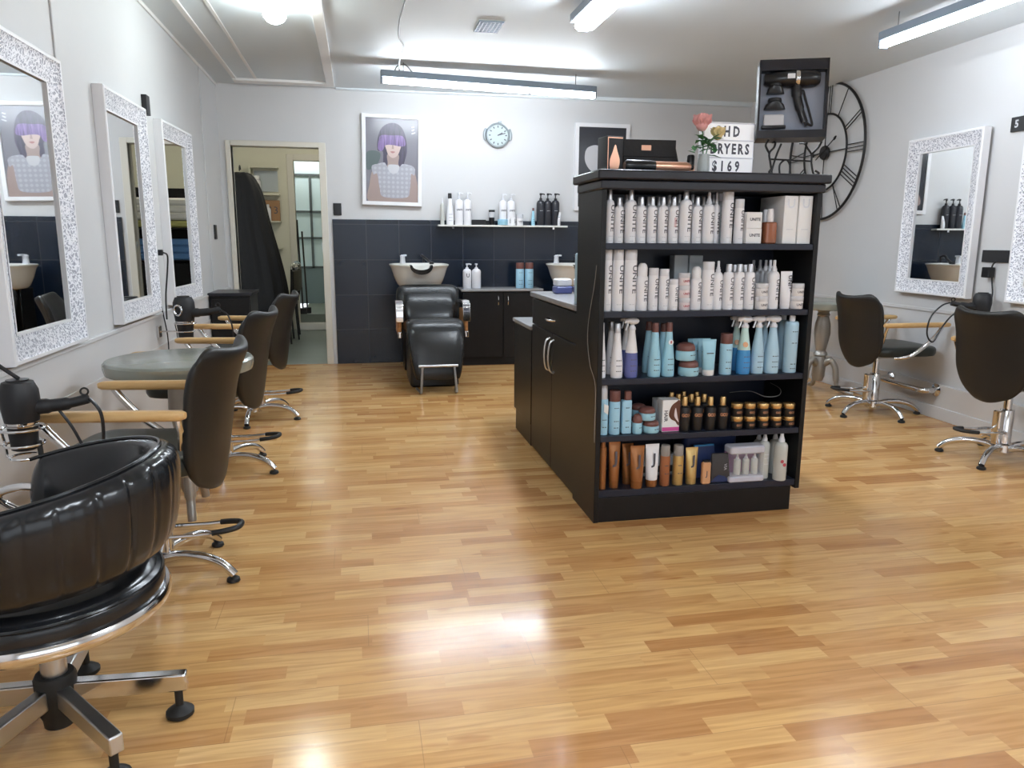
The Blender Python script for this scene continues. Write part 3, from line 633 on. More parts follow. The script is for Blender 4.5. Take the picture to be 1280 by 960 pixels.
def simple_bottle(name, label, x, y, z, r, h, m, capm, cat='bottle', group=None, capr=.45):
    t = thing(name, label, cat, (x, y, z), 0, group)
    obj('body', MB().lathe([(r*.9, 0), (r, .006), (r, h*.68), (r*.8, h*.76), (r*.45, h*.81)], 16), m, t)
    obj('cap', MB().lathe([(r*capr, h*.80), (r*capr, h*.98), (r*capr*.8, h)], 12), capm, t); return t
simple_bottle('bottle', 'white bottle standing before the cardboard box on the back-room shelf', -1.13, BY-.118, 1.426, .036, .21, 'plasticw', 'plasticw')
simple_bottle('bottle', 'pale canister on the topmost back-room shelf', -1.26, BY-.09, 1.766, .055, .23, 'plasticw2', 'plasticw2', capr=.8)
simple_bottle('bottle', 'dark bottle at the left end of the middle back-room shelf', -1.29, BY-.115, 1.426, .022, .24, 'blackp', 'blackp')
t = tag(obj('folded_cloth', MB().rbox((-1.16, BY-.08, 1.115), (.2, .1, .058), .02), 'towelb'), 'folded blue cloth on the lowest back-room shelf', 'cloth')

# black salon capes hanging on a hook rail
cp = thing('hanging_capes', 'black salon capes hanging in a heap inside the back-room doorway', 'capes', (-1.30, 8.75, 0))
rings = []
for i, (z, x0, x1, dp) in enumerate(((1.90, .00, .16, .05), (1.86, -.02, .22, .09), (1.7, -.02, .30, .12), (1.45, -.03, .34, .15), (1.15, -.02, .42, .18), (.85, -.02, .49, .2), (.6, 0, .52, .21), (.34, .02, .52, .2))):
    ring = []
    for k in range(40):
        a = 2*PI*k/40; cxm, hw = (x0+x1)/2, (x1-x0)/2
        w = 1 + .09*math.sin(11*a+i*.3)*min(1, i/3)+.05*math.sin(4*a+i)
        ring.append((cxm+hw*w*math.cos(a), dp*w*math.sin(a), z+.01*math.sin(5*a)))
    rings.append(ring)
obj('cape', MB().loft(rings, cap=True), 'cloth', cp, sub=1)
obj('hook', MB().tube(spline([(.08, .05, 1.93), (.08, .02, 1.97), (.08, -.03, 1.95), (.08, -.04, 1.91)]), .006), 'iron', cp)
# tubular black stacking chairs in the back room
def stack_chair(label, loc, rz):
    t = thing('stacking_chair', label, 'chair', loc, rz, 'black chairs folded in the back room')
    for s in (-1, 1):
        obj('leg', MB().tube(spline([(s*.2, .18, 0), (s*.2, .16, .42), (s*.2, .2, .55), (s*.2, .22, .86)]), .011), 'blackp', t)
        obj('leg', MB().tube(spline([(s*.2, -.2, 0), (s*.2, -.17, .42), (s*.2, .0, .44), (s*.2, .16, .44)]), .011), 'blackp', t)
    obj('seat', MB().rbox((0, -.01, .455), (.42, .4, .035), .05), 'vinyl', t)
    obj('backrest', MB().rbox((0, .225, .72), (.4, .03, .24), .012), 'vinyl', t)
    obj('top_rail', MB().tube(spline([(-.2, .22, .85), (-.17, .22, .9), (0, .222, .91), (.17, .22, .9), (.2, .22, .85)]), .011), 'chrome', t)
    return t
stack_chair('black tubular chair nearest the doorway in the dark back-room row', (-.95, 9.22, 0), R(-98))
stack_chair('second black tubular chair of the back-room row, behind the nearest', (-.97, 9.72, 0), R(-96))
stack_chair('farthest black tubular chair of the back-room row', (-1.02, 10.20, 0), R(-95))
# mop and broom by the second doorway
for i, (x, lab, z1) in enumerate(((-.765, 'dark broom handle leaning at the second doorway', 1.25), (-.715, 'second dark handle leaning beside the broom', 1.1))):
    t = thing('broom', lab, 'broom', (x, BY+.06+.12*i, .2)); obj('handle', MB().cyl((0, 0, .06), (-.03, .05, z1), .012), 'blackp', t); obj('brush', MB().rbox((0, 0, .04), (.1, .05, .08), .01), 'matteblack', t)
# linen tower behind the right jamb, visible in the third mirror
lt = thing('linen_shelf', 'dark shelf stacked with towels behind the door jamb, seen in the farthest mirror', 'shelf', (-.20, 9.0, 0))
q = MB()
q.b2(-.16, -.145, -.2, .2, 0, 1.75); q.b2(.3, .315, -.2, .2, 0, 1.75)
for z in (.02, .5, .95, 1.30): q.b2(-.145, .3, -.2, .2, z, z+.015)
q.b2(-.145, .3, .185, .2, 0, 1.75); obj('frame', q, 'melamine', lt)
obj('door', MB().b2(-.14, .295, -.215, -.2, .04, .93), 'melamine', lt)
for lab, x, z, m_, n in (('pile of blue towels on the linen shelf', .07, .966, 'towelb', 3), ('yellow-green towel on the linen shelf', .07, 1.316, 'towely', 1), ('rolled white towels topping the linen shelf', .07, 1.40, 'towelw', 3)):
    for k in range(n):
        o = obj('towel', MB().rbox((x, -.02, z+.035+.078*k), (.36, .3, .075), .035), m_); o.location = (-.20, 9.0, 0)
        tag(o, f'{["lower", "middle", "upper"][k] if n > 1 else "single"} {lab.split(" on the")[0].replace("pile of ", "").replace(" topping the linen shelf","").replace("towels", "towel")} on the linen shelf behind the jamb', 'towel', 'towels on the linen shelf')

# ------------------------------------------------------------------ lights
def tube_light(name, label, loc, rz, tubes, length, tilt=0., twin=False, tm='tube'):
    t = thing(name, label, 'light', loc, rz); t.rotation_euler = (0, tilt, rz)
    h = MB(); h.rbox((0, 0, .025), (length, .16 if twin else .075, .05), .008); h.box((-length/2+.006, 0, -.02), (.012, .06, .05)); h.box((length/2-.006, 0, -.02), (.012, .06, .05))
    obj('housing', h, 'fixture', t)
    x = -length/2+.02
    for ln in tubes:
        for yy in ((-.04, .04) if twin else (0,)):
            obj('fluorescent_tube', MB().tube([(x, yy, -.025), (x+.012, yy, -.025), (x+ln-.012, yy, -.025), (x+ln, yy, -.025)], [.012, .019, .019, .012], 14), tm, t)
        x += ln+.02
    for s in (-1, 1):
        q = MB(); q.cyl((s*length*.4, 0, .045), (s*length*.4, 0, ZC-loc[2]+s*length*.4*math.sin(tilt)*0), .003, seg=6); obj('suspension_rod', q, 'wire', t)
    return t
f1 = tube_light('fluorescent_light', 'blue-grey hanging fluorescent light across the room before the clock wall', (1.10, 6.35, 2.43), R(2.2), (1.18, .56), 1.78, R(1.2))
obj('power_cable', MB().tube(spline([(-.78, 0, .05), (-.76, -.02, .085), (-.70, -.02, .1), (-.64, 0, .05)]), .005, 8), 'wire', f1)
cb = MB().tube(spline([(.36, 6.33, 2.485), (.35, 6.1, 2.53), (.36, 5.75, 2.545), (.315, 5.5, 2.552), (.30, 5.1, 2.555), (.31, 4.7, 2.555), (.31, 4.2, 2.556)]), .006, 8)
tag(obj('light_cable', cb, 'wire'), 'thin dark cable running along the ceiling to the hanging light', 'cable')
tube_light('fluorescent_light', 'bright twin fluorescent light running lengthwise overhead at top centre', (1.345, 3.98, 2.46), R(90), (1.2,), 1.25, 0, True)
tube_light('fluorescent_light', 'long fluorescent light running lengthwise near the right wall', (3.235, 3.80, 2.42), R(91), (1.2,), 1.25, 0, False, 'softtube')
tube_light('fluorescent_light', 'added unseen fluorescent light overhead behind the viewpoint, nearer the left', (.2, .2, 2.46), R(90), (1.2,), 1.25, 0, True)  # unseen lamp, added to help light the room from behind
tube_light('fluorescent_light', 'added unseen fluorescent light overhead behind the viewpoint, nearer the right', (2.9, .2, 2.46), R(90), (1.2,), 1.25, 0, True)  # second added lamp, also unseen, filling in the right side
vt = MB()
for i in range(7): vt.b2(-.075+.025*i-.003, -.075+.025*i+.003, -.12, .12, -.012, 0)
for i in range(9): vt.b2(-.08, .08, -.12+.03*i-.004, -.12+.03*i+.004, -.012, 0)
o = tag(obj('ceiling_vent', vt, 'fixture'), 'small grey grille set in the ceiling above the hanging light', 'vent'); o.location = (.874, 5.16, ZC)
obj('duct', MB().b2(-.085, .085, -.125, .125, -.003, 0), 'clockface', o)

# ------------------------------------------------------------------ wall things (local x along wall, -y out of it)
def wall_mirror(label, loc, rz, W, H):
    t = thing('wall_mirror', label, 'mirror', loc, rz, 'white lace-framed mirrors')
    def ring(ins, y): return [(-W/2+ins, y, -H/2+ins), (W/2-ins, y, -H/2+ins), (W/2-ins, y, H/2-ins), (-W/2+ins, y, H/2-ins)]
    fr = MB().loft([ring(0, 0), ring(0, -.048), ring(.004, -.052), ring(.016, -.052)]); obj('frame', fr, 'frame', t, ang=30)
    ml = MB().loft([ring(.016, -.052), ring(.02, -.049), ring(.05, -.040), ring(.088, -.024), ring(.094, -.024)]); obj('moulding', ml, 'lace', t, ang=50, label='silver lace patterned moulding')
    lp = MB().loft([ring(.094, -.026), ring(.103, -.026), ring(.103, -.014)]); obj('inner_lip', lp, 'frame', t, ang=30)
    obj('mirror_glass', MB().b2(-W/2+.095, W/2-.095, -.016, -.010, -H/2+.095, H/2-.095), 'mirror', t)
    return t
wall_mirror('largest-looking lace-framed mirror at far left, reflecting the shampoo basin', (XL, 3.175, 1.335), R(90), .72, 1.14)
wall_mirror('lace-framed mirror in the middle of the left wall, above the round table', (XL+.005, 4.415, 1.345), R(89.45), .72, 1.14)
wall_mirror('lace-framed mirror on the left wall closest to the doorway', (XL+.015, 5.52, 1.35), R(87.7), .72, 1.14)
wall_mirror('lace-framed mirror on the right wall reflecting dark pump bottles', (on_right(4.57)-.011, 4.57, 1.375), R(-91.6)-RA, .72, 1.07)
wall_mirror('lace-framed mirror cut off by the right edge of the photograph', (on_right(3.56), 3.56, 1.375), R(-90)-RA, .72, 1.07)

def shape(mb, pts, y, k=6): return mb.flat(sp2(pts, k) if k else pts, y)
PW, PH = .56, .83
ps = thing('framed_poster', 'white-framed poster of a model with purple bobbed hair', 'poster', (.336, YB, 1.93), R(0)); ps.rotation_euler = (0, R(1.2), 0)
def ring(w, h, y): return [(-w/2, y, -h/2), (w/2, y, -h/2), (w/2, y, h/2), (-w/2, y, h/2)]
obj('frame', MB().loft([ring(PW, PH, 0), ring(PW, PH, -.045), ring(PW-.008, PH-.008, -.05), ring(PW-.07, PH-.07, -.05), ring(PW-.075, PH-.075, -.035)]), 'frame', ps, ang=30)
iw, ih = PW-.074, PH-.074
def U(x, y): return (-iw/2+iw*(x-110)/270, -ih/2+ih*(485-y)/408)
def P(*p): return [U(*q) for q in p]
obj('backdrop', MB().b2(-iw/2, iw/2, -.036, -.02, -ih/2, ih/2), 'printbg', ps)
q = MB(); shape(q, P((112, 250), (150, 235), (185, 250), (170, 300), (130, 330), (112, 320)), -.0363); obj('backdrop_shade', q, 'printgreen', ps)
q = MB(); shape(q, P((205, 320), (198, 240), (172, 235), (170, 185), (188, 130), (225, 102), (268, 100), (300, 125), (318, 175), (322, 235), (308, 290), (300, 330), (280, 330)), -.0368); obj('hair', q, 'hair', ps)
q = MB(); shape(q, P((222, 250), (278, 250), (278, 300), (300, 325), (205, 325), (222, 300)), -.0372); obj('neck', q, 'arm_skin', ps)
q = MB(); shape(q, P((214, 200), (286, 200), (284, 232), (270, 258), (248, 268), (228, 256), (217, 232)), -.0376); obj('face', q, 'skin', ps)
q = MB(); shape(q, P((236, 238), (248, 235), (261, 238), (248, 245)), -.0380); obj('lips', q, 'lips', ps)
q = MB(); q.flat(P((246, 205), (252, 205), (255, 224), (243, 224)), -.0379); obj('nose_shade', q, 'arm_skin', ps)
q = MB(); shape(q, P((174, 228), (176, 185), (190, 160), (240, 158), (295, 158), (312, 180), (312, 205), (285, 210), (248, 205), (212, 208), (195, 235)), -.0382); obj('fringe', q, 'fringe', ps)
q = MB(); shape(q, P((122, 484), (128, 400), (142, 335), (168, 325), (185, 400), (210, 455), (250, 470), (245, 484)), -.0376, 5); shape(q, P((378, 484), (382, 420), (362, 335), (340, 330), (332, 400), (318, 450), (240, 466), (245, 484)), -.0378, 5); obj('arms', q, 'arm_skin', ps)
q = MB(); shape(q, P((140, 312), (170, 300), (205, 292), (225, 312), (280, 312), (300, 296), (345, 302), (364, 318), (360, 350), (344, 345), (338, 420), (318, 462), (200, 462), (180, 420), (168, 350), (148, 352)), -.0380, 5); obj('dress', q, 'plaid', ps)
q = MB(); shape(q, P((225, 305), (250, 300), (280, 305), (276, 335), (252, 345), (230, 335)), -.0384); obj('collar', q, 'printpale', ps)
q = MB(); q.flat(P((345, 112), (360, 108), (362, 113), (347, 118)), -.038); q.flat(P((346, 128), (360, 122), (362, 127), (348, 134)), -.038); q.flat(P((345, 143), (366, 137), (366, 142), (347, 149)), -.038); obj('emblem', q, 'printpale', ps)

p2 = thing('framed_poster', 'dark framed picture half hidden behind the product shelf unit', 'poster', (2.41, YB, 1.915), 0)
obj('frame', MB().loft([ring(.56, .84, 0), ring(.56, .84, -.03), ring(.49, .77, -.03), ring(.485, .765, -.022)]), 'frame', p2, ang=30)
obj('backdrop', MB().b2(-.243, .243, -.023, -.01, -.383, .383), 'printdark', p2)
q = MB(); shape(q, [(-.16, .18), (-.05, .21), (.03, .12), (.02, .0), (-.05, -.06), (-.13, -.02), (-.18, .07)], -.0234); obj('pale_face', q, 'printpale', p2)
q = MB(); shape(q, [(-.2, -.33), (-.15, -.16), (-.05, -.1), (.06, -.18), (.1, -.33)], -.0236); obj('pale_shoulder', q, 'arm_skin', p2)

ck = thing('wall_clock', 'small round grey-rimmed clock on the back wall below the hanging light', 'clock', (1.352, YB, 2.19))
def disc(r0, y0, prof, seg=32):
    return MB().lathe(prof, seg, T=Matrix.Rotation(R(90), 4, 'X'))
obj('rim', disc(0, 0, [(.112, 0), (.118, .02), (.112, .04), (.1, .043), (.096, .03)]), 'clockrim', ck)
obj('dial', disc(0, 0, [(.097, .026), (.097, .031), (.001, .031)]), 'clockface', ck)
q = MB()
for k in range(12):
    a = R(30*k); T = Matrix.Rotation(a, 4, 'Y'); q.box((0, -.0315, .08), (.010, .001, .018), 0, T)
obj('hour_marks', q, 'ink', ck)
q = MB(); q.box((0, -.034, .022), (.010, .001, .055), 0, Matrix.Rotation(R(62), 4, 'Y')); obj('hour_hand', q, 'ink', ck)
q = MB(); q.box((0, -.0355, .035), (.008, .001, .08), 0, Matrix.Rotation(R(74), 4, 'Y')); obj('minute_hand', q, 'ink', ck)
for s in (-1, 1):
    q = MB(); q.tube([(s*.128*math.cos(R(a)), -.02, .128*math.sin(R(a))) for a in range(-20, 32, 8)], .012, 8); obj('ear', q, 'clockrim', ck)
obj('top_button', MB().box((.02, -.02, .125), (.03, .02, .014)), 'clockrim', ck)

big = thing('skeleton_clock', 'large black iron skeleton clock on the right wall', 'clock', (on_right(6.03)-.0, 6.03, 1.945), R(-90)-RA)
RR, RI = .555, .315
def circ(r, y, n=72): return [(r*math.cos(2*PI*k/n), y, r*math.sin(2*PI*k/n)) for k in range(n)]
obj('outer_ring', MB().tube(circ(RR, -.03), .011, 8, True), 'iron', big); obj('inner_ring', MB().tube(circ(RI, -.03), .009, 8, True), 'iron', big)
num = ['XII', 'I', 'II', 'III', 'IIII', 'V', 'VI', 'VII', 'VIII', 'IX', 'X', 'XI']
for k, s in enumerate(num):
    q = MB(); w = sum(dict(I=.028, V=.06, X=.06)[c] for c in s); x = -w/2
    T = Matrix.Rotation(R(30*k), 4, 'Y')
    for c in s:
        cw = dict(I=.028, V=.06, X=.06)[c]
        if c == 'I': q.cyl((x+cw/2, -.03, RI), (x+cw/2, -.03, RR), .0045, seg=6, T=T)
        else:
            q.cyl((x+.008, -.03, RR), (x+cw-.008 if c == 'X' else x+cw/2, -.03, RI), .0045, seg=6, T=T); q.cyl((x+cw-.008, -.03, RR), (x+.008 if c == 'X' else x+cw/2, -.03, RI), .0045, seg=6, T=T)
        x += cw
    obj('numeral', q, 'iron', big)
obj('hub', MB().lathe([(.055, .015), (.062, .03), (.055, .045), (.001, .048)], 20, T=Matrix.Rotation(R(90), 4, 'X')), 'iron', big)
q = MB(); 
for a in (0, 90, 180, 270): q.cyl((0, -.03, 0), (RI*math.sin(R(a)), -.03, RI*math.cos(R(a))), .005, seg=6)
obj('cross_bar', q, 'iron', big)
q = MB(); q.box((0, -.05, .05), (.012, .003, .22), 0, Matrix.Rotation(R(-95), 4, 'Y')); q.box((0, -.05, .14), (.032, .003, .03), R(0), Matrix.Rotation(R(-95), 4, 'Y')); obj('hour_hand', q, 'iron', big)
q = MB(); q.box((0, -.053, .06), (.010, .003, .33), 0, Matrix.Rotation(R(60), 4, 'Y')); q.box((0, -.053, .2), (.026, .003, .03), 0, Matrix.Rotation(R(60), 4, 'Y')); obj('minute_hand', q, 'iron', big)

def plate(name, label, cat, loc, rz, w, h, th=.012, m='matteblack'):
    return tag_loc(obj(name, MB().rbox((0, -th/2, 0), (w, th, h), .003), m), label, cat, loc, rz)
def tag_loc(o, label, cat, loc, rz): tag(o, label, cat); o.location = loc; o.rotation_euler = (0, 0, rz); return o
plate('light_switch', 'black light switch between doorway and poster', 'switch', (-.185, YB, 1.478), 0, .075, .11)
plate('light_switch', 'black light switch on the left wall near the doorway', 'switch', (XL, 6.98, 1.255), R(90), .09, .12)
plate('wall_box', 'small dark box high on the left wall between two mirrors', 'box', (XL, 4.965, 1.965), R(90), .075, .11, .03)
s = plate('power_outlet', 'black power outlet with plug on the left wall between mirrors', 'outlet', (XL, 4.935, 1.125), R(90), .085, .12)
obj('plug', MB().rbox((.0, -.03, -.01), (.035, .04, .035), .008), 'blackp', s)
obj('cord', MB().tube(spline([(.0, -.05, -.01), (.06, -.06, -.03), (.075, -.05, -.12), (.07, -.03, -.28), (.05, -.03, -.42)]), .005, 8), 'blackp', s)
obj('cord', MB().tube(spline([(-.005, -.012, .06), (-.04, -.012, .2), (-.035, -.012, -.1), (.0, -.014, -.3), (.03, -.03, -.5), (.035, -.03, -.62)]), .004, 8), 'blackp', s)
s = plate('power_outlet', 'long black power outlet with adapter on the right wall', 'outlet', (on_right(4.06), 4.06, 1.115), R(-90)-RA, .235, .075)
obj('adapter', MB().rbox((-.03, -.03, -.10), (.06, .05, .065), .008), 'blackp', s)
obj('cord', MB().tube(spline([(.01, -.02, -.03), (-.005, -.03, -.07), (.0, -.02, -.16), (.015, -.02, -.24), (.0, -.03, -.32)]), .005, 8), 'blackp', s)
s = plate('wall_plate', 'dark plate with a pale figure high on the right wall', 'plate', (on_right(4.02)-.0, 4.02, 1.897), R(-90)-RA, .11, .085)
q = MB(); text_flat(q, '5', .06, (-.01, .0), -.0126, bold=.002); obj('figure', q, 'printpale', s)
# ------------------------------------------------------------------ styling chairs (built facing +x, hub on the floor at the origin)
def rounded_outline(x0, x1, hw, rf, rb, n=7):
    out = []
    for cx, cy, r, a0 in ((x1-rf, hw-rf, rf, 0), (x0+rb, hw-rb, rb, 90), (x0+rb, -hw+rb, rb, 180), (x1-rf, -hw+rf, rf, 270)):
        for k in range(n+1):
            a = R(a0+90*k/n); out.append((cx+r*math.cos(a), cy+r*math.sin(a)))
    return out
def cushion(x0, x1, hw, rf, rb, z0, z1, ins=.03):
    rings = []
    h = z1-z0
    for d, z in ((.04, z0), (.008, z0+h*.12), (0, z0+h*.35), (0, z0+h*.68), (.008, z0+h*.86), (.028, z0+h*.96), (.07, z1), (.14, z1+.004)):
        rings.append([(x, y, z) for x, y in rounded_outline(x0+d, x1-d, hw-d, max(rf-d, .02), max(rb-d, .02))])
    return MB().loft(rings, cap=True)
def star_leg(a, L=.31, r=.017):
    T = Matrix.Rotation(a, 4, 'Z')
    return MB().tube(spline([(.02, 0, .062), (.10, 0, .088), (.2, 0, .086), (.27, 0, .062), (L, 0, .026)], 5), [r*1.1]*5+[r]*10+[r*.95]*6, 10, T=T)
def turn_legs(t, deg):
    for ch in t.children:
        if ch.name.split('.')[0] == 'leg': ch.rotation_euler = (0, 0, R(deg))
def shift_seat(t, dx):
    for ch in t.children:
        if ch.name.split('.')[0] in ('seat', 'seat_plate', 'backrest', 'bolt', 'armrest'): ch.location.x += dx
def styling_chair(label, loc, rz, group, legrot=0.):
    t = thing('styling_chair', label, 'chair', loc, rz, group)
    for k in range(5):
        a = R(legrot+72*k); lg = obj('leg', star_leg(a), 'chrome', t)
        obj('foot', MB().lathe([(.018, 0), (.024, .004), (.022, .014), (.012, .02)], 12, (.305*math.cos(a), .305*math.sin(a), 0)), 'grip', lg)
    obj('hub', MB().lathe([(.04, .04), (.052, .05), (.05, .09), (.036, .1)], 20), 'chrome', t)
    obj('column', MB().lathe([(.036, .09), (.036, .285), (.032, .29), (.021, .292), (.021, .43)], 20), 'chrome', t)
    obj('pump_block', MB().rbox((-.052, 0, .19), (.045, .05, .19), .012), 'chrome', t)
    lv = obj('pump_lever', MB().tube(spline([(-.05, -.055, .17), (-.18, -.055, .175), (-.27, -.05, .185), (-.315, -.025, .19), (-.315, .025, .19), (-.27, .05, .185), (-.18, .055, .175), (-.05, .055, .17), (-.05, 0, .17)], 5), .0075, 8), 'chrome', t)
    obj('lever_grip', MB().tube(spline([(-.235, -.054, .182), (-.28, -.047, .187), (-.316, -.025, .191), (-.316, .025, .191), (-.28, .047, .187), (-.235, .054, .182)], 4), .0105, 8), 'grip', lv)
    obj('seat_plate', MB().rbox((.03, 0, .426), (.32, .3, .018), .03), 'steel', t)
    obj('seat', cushion(-.17, .325, .235, .10, .12, .428, .502), 'seatvinyl', t)
    # curved winged shell back
    NU, NV = 19, 15; P = []
    for i in range(NU):
        u = -1+2*i/(NU-1); row = []
        for j in range(NV):
            v = j/(NV-1)
            w = .135+.10*math.sin(min(1, v/.36)*PI/2)**.7 + .018*max(0, v-.42)
            if v > .93: w -= .035*((v-.93)/.07)**2
            crown = .035*abs(u)**2.2 - .05*max(0, abs(u)-.86)/.14
            z = .385 + v*(.455+crown)
            z -= .05*max(0, 1-v/.25)*(-(1-abs(u)**2)) * -1 if v < .25 else 0
            x = -.165 - .07*v - .025*v*v + .085*u*u*(.35+.65*v) - .035*max(0, v-.72)/.28*(v-.4)
            x += .03*max(0, 1-v/.2)*0
            row.append((x, u*w, z))
        P.append(row)
    obj('backrest', MB().grid(P, NU, NV), 'vinyl', t, solid=.032, sub=1, ang=80)
    q = MB()
    for s in (-.02, .02): q.cyl((-.15, s, .40), (-.15, s, .375), .006, seg=6)
    obj('bolt', q, 'grip', t)
    for s in (-1, 1):
        a = MB().loft([[(x, s*.262+yy*w, .655+zz*h) for yy, zz in ((-.022, -.008), (-.022, .008), (-.014, .016), (.014, .016), (.022, .008), (.022, -.008), (.014, -.016), (-.014, -.016))] for x, w, h in ((-.165, .6, .6), (-.15, .95, .95), (.0, 1, 1), (.27, 1, 1), (.315, .9, .9), (.33, .55, .6))], cap=True)
        ar = obj('armrest', a, 'armwood', t, ang=50)
        obj('arm_strut', MB().tube(spline([(.275, s*.262, .642), (.245, s*.262, .60), (.17, s*.258, .52), (.06, s*.25, .445), (-.02, s*.20, .425)], 6), .0135, 10), 'chrome', ar)
        obj('back_bracket', MB().tube([(-.14, s*.262, .642), (-.14, s*.245, .60), (-.12, s*.20, .53)], .010, 8), 'chrome', ar)
    return t
c0 = styling_chair('black styling chair nearest on the left, behind the round padded chair', (-.765, 2.74, 0), R(173), 'styling chairs along the left wall', 18)
turn_legs(c0, 7)
c1 = dup(c0, (-.755, 4.03, 0), R(171), 'black styling chair in the middle of the left row, beyond the round table')
c2 = dup(c0, (-.73, 5.24, 0), R(171), 'black styling chair of the left row closest to the doorway')
for t_, d_ in ((c0, -.085), (c1, -.05), (c2, -.04)): shift_seat(t_, d_)
r1 = dup(c0, (3.555, 4.63, 0), R(0), 'black styling chair at the right wall, fully visible beside the shelf unit', 'styling chairs along the right wall'); turn_legs(r1, 36); shift_seat(r1, .085)
r2 = dup(c0, (3.51, 3.46, 0), R(3), 'black styling chair cut off by the right edge of the photograph', 'styling chairs along the right wall'); turn_legs(r2, 44); shift_seat(r2, .085)

# ------------------------------------------------------------------ round padded chair in the left foreground
ch = thing('padded_swivel_chair', 'low round black leather swivel chair with pleated wrap-around back, left foreground', 'chair', (-.757, 1.845, 0), 0)
for i, a in enumerate((4, 96, 172, 244, 312)):
    T = Matrix.Rotation(R(a), 4, 'Z')
    q = MB(); L = .295
    rings = []
    for x, zc, h in ((.03, .115, .05), (L-.01, .098, .046), (L, .098, .044)):
        rings.append([(x, -.016, zc-h/2), (x, .016, zc-h/2), (x, .016, zc+h/2), (x, -.016, zc+h/2)])
    lg = obj('leg', q.loft(rings, cap=True, T=T), 'steel' if i else 'chrome', ch, bevel=.004)
    f = MB(); f.lathe([(.026, 0), (.034, .006), (.034, .016), (.022, .026), (.010, .032), (.010, .078)], 16, (.272*math.cos(R(a)), .272*math.sin(R(a)), 0)); obj('glide_foot', f, 'grip', lg)
obj('hub', MB().lathe([(.034, .03), (.036, .05), (.045, .075), (.047, .155), (.042, .165)], 20), 'grip', ch)
obj('column', MB().lathe([(.029, .16), (.029, .33)], 20), 'steel', ch)
obj('seat_pan', MB().lathe([(.1, .315), (.245, .322), (.25, .335), (.001, .336)], 40), 'blackp', ch)
obj('chrome_rim', MB().lathe([(.255, .332), (.268, .330), (.275, .340), (.276, .355), (.270, .364), (.258, .364)], 64), 'chrome', ch)
obj('seat', MB().lathe([(.255, .345), (.262, .36), (.262, .395), (.256, .405), (.245, .408), (.243, .412), (.225, .424), (.15, .434), (.07, .438), (.001, .439)], 56), 'gloss_leather', ch, ang=60)
q = MB(); q.tube([(.259*math.cos(2*PI*k/48), .259*math.sin(2*PI*k/48), .404) for k in range(48)], .004, 6, True); obj('seat_piping', q, 'gloss_leather', ch)
# wrap-around back: padded band swept round the seat, pleated
NB, NS = 150, 22; rings = []
def band_frame(th):
    k = abs(th)/R(114)
    zc = .585 - .055*k**1.5; hh = .128 - .03*k**1.6
    return zc, hh
for i in range(NB+1):
    th = R(-114+228*i/NB); zc, hh = band_frame(th)
    s_end = min(1, (1-abs(th)/R(114))*16+.02)**.5
    ph = (th/R(228)+.5)*17 % 1; pl = 1-.13*math.exp(-((min(ph, 1-ph))/.06)**2) - .05*math.sin(ph*PI*2)*.5
    rad = .252; ring_ = []
    for j in range(NS):
        a = 2*PI*j/NS
        out = math.cos(a); upv = math.sin(a)
        w = .052*(abs(out)**.75)*(1 if out > 0 else -1); hz = hh*(abs(upv)**.7)*(1 if upv > 0 else -1)
        bul = (pl-.06*abs(math.sin(ph*PI*3+i*.02))*max(0, upv)**2-.03*abs(math.sin(ph*PI*2+1))*max(0, -upv)**2) if out > -.2 else 1
        r_ = rad + (w*1.15*bul if w > 0 else w*.75)*s_end + .035*upv*.6
        ring_.append((r_*math.cos(th), r_*math.sin(th), zc+hz*s_end))
    rings.append(ring_)
bk = obj('backrest', MB().loft(rings, cap=True), 'gloss_leather', ch, sub=1, ang=80)
q = MB(); pts = []
for i in range(60):
    th = R(-112+224*i/59); zc, hh = band_frame(th); pts.append(((.252+.021)*math.cos(th), (.252+.021)*math.sin(th), zc+hh+.001))
q.tube(pts, .005, 6); obj('top_piping', q, 'gloss_leather', bk)
for s in (-1, 1):
    a = R(s*96)
    q = MB().tube(spline([(.26*math.cos(a), .26*math.sin(a), .345), (.30*math.cos(a), .30*math.sin(a), .40), (.30*math.cos(a)-.16, .27*math.sin(a), .52), (.27*math.cos(a)-.1, .25*math.sin(a), .56), (.25*math.cos(a), .25*math.sin(a), .54)], 6), .011, 10)
    obj('arm_support', q, 'chrome', ch)

# ------------------------------------------------------------------ pedestal tables
def pedestal_table(label, loc, rad, H, rz=0., legl=.27, legs=(60, 180, 300)):
    t = thing('pedestal_table', label, 'table', loc, rz)
    obj('tabletop', MB().lathe([(rad-.03, H-.062), (rad-.006, H-.055), (rad, H-.03), (rad, H-.012), (rad-.008, H-.003), (rad-.02, H)], 56), 'tabletop', t)
    obj('pedestal', MB().lathe([(.03, .10), (.045, .14), (.05, .26), (.042, .30), (.055, .31), (.05, .33), (.036, .345), (.045, .38), (.062, .48), (.058, .56), (.042, .62), (.05, .63), (.04, .65), (.07, H-.065)], 24), 'silverpaint', t)
    for k in range(3):
        T = Matrix.Rotation(R(legs[k]), 4, 'Z')
        obj('leg', MB().tube(spline([(.03, 0, .24), (.08, 0, .27), (.12, 0, .22), (.135, 0, .12), (.16, 0, .05), (legl, 0, .02)], 6), [.03]*7+[.024]*12+[.018]*12, 10, T=T), 'silverpaint', t)
    return t
pedestal_table('round pewter-topped pedestal table against the left wall below mirrors', (-.765, 3.40, 0), .298, .70, R(0), .165, (80, 180, 282))
pedestal_table('silver pedestal table with curved feet behind the right-hand styling chair', (3.60, 5.36, 0), .31, .745, R(130))

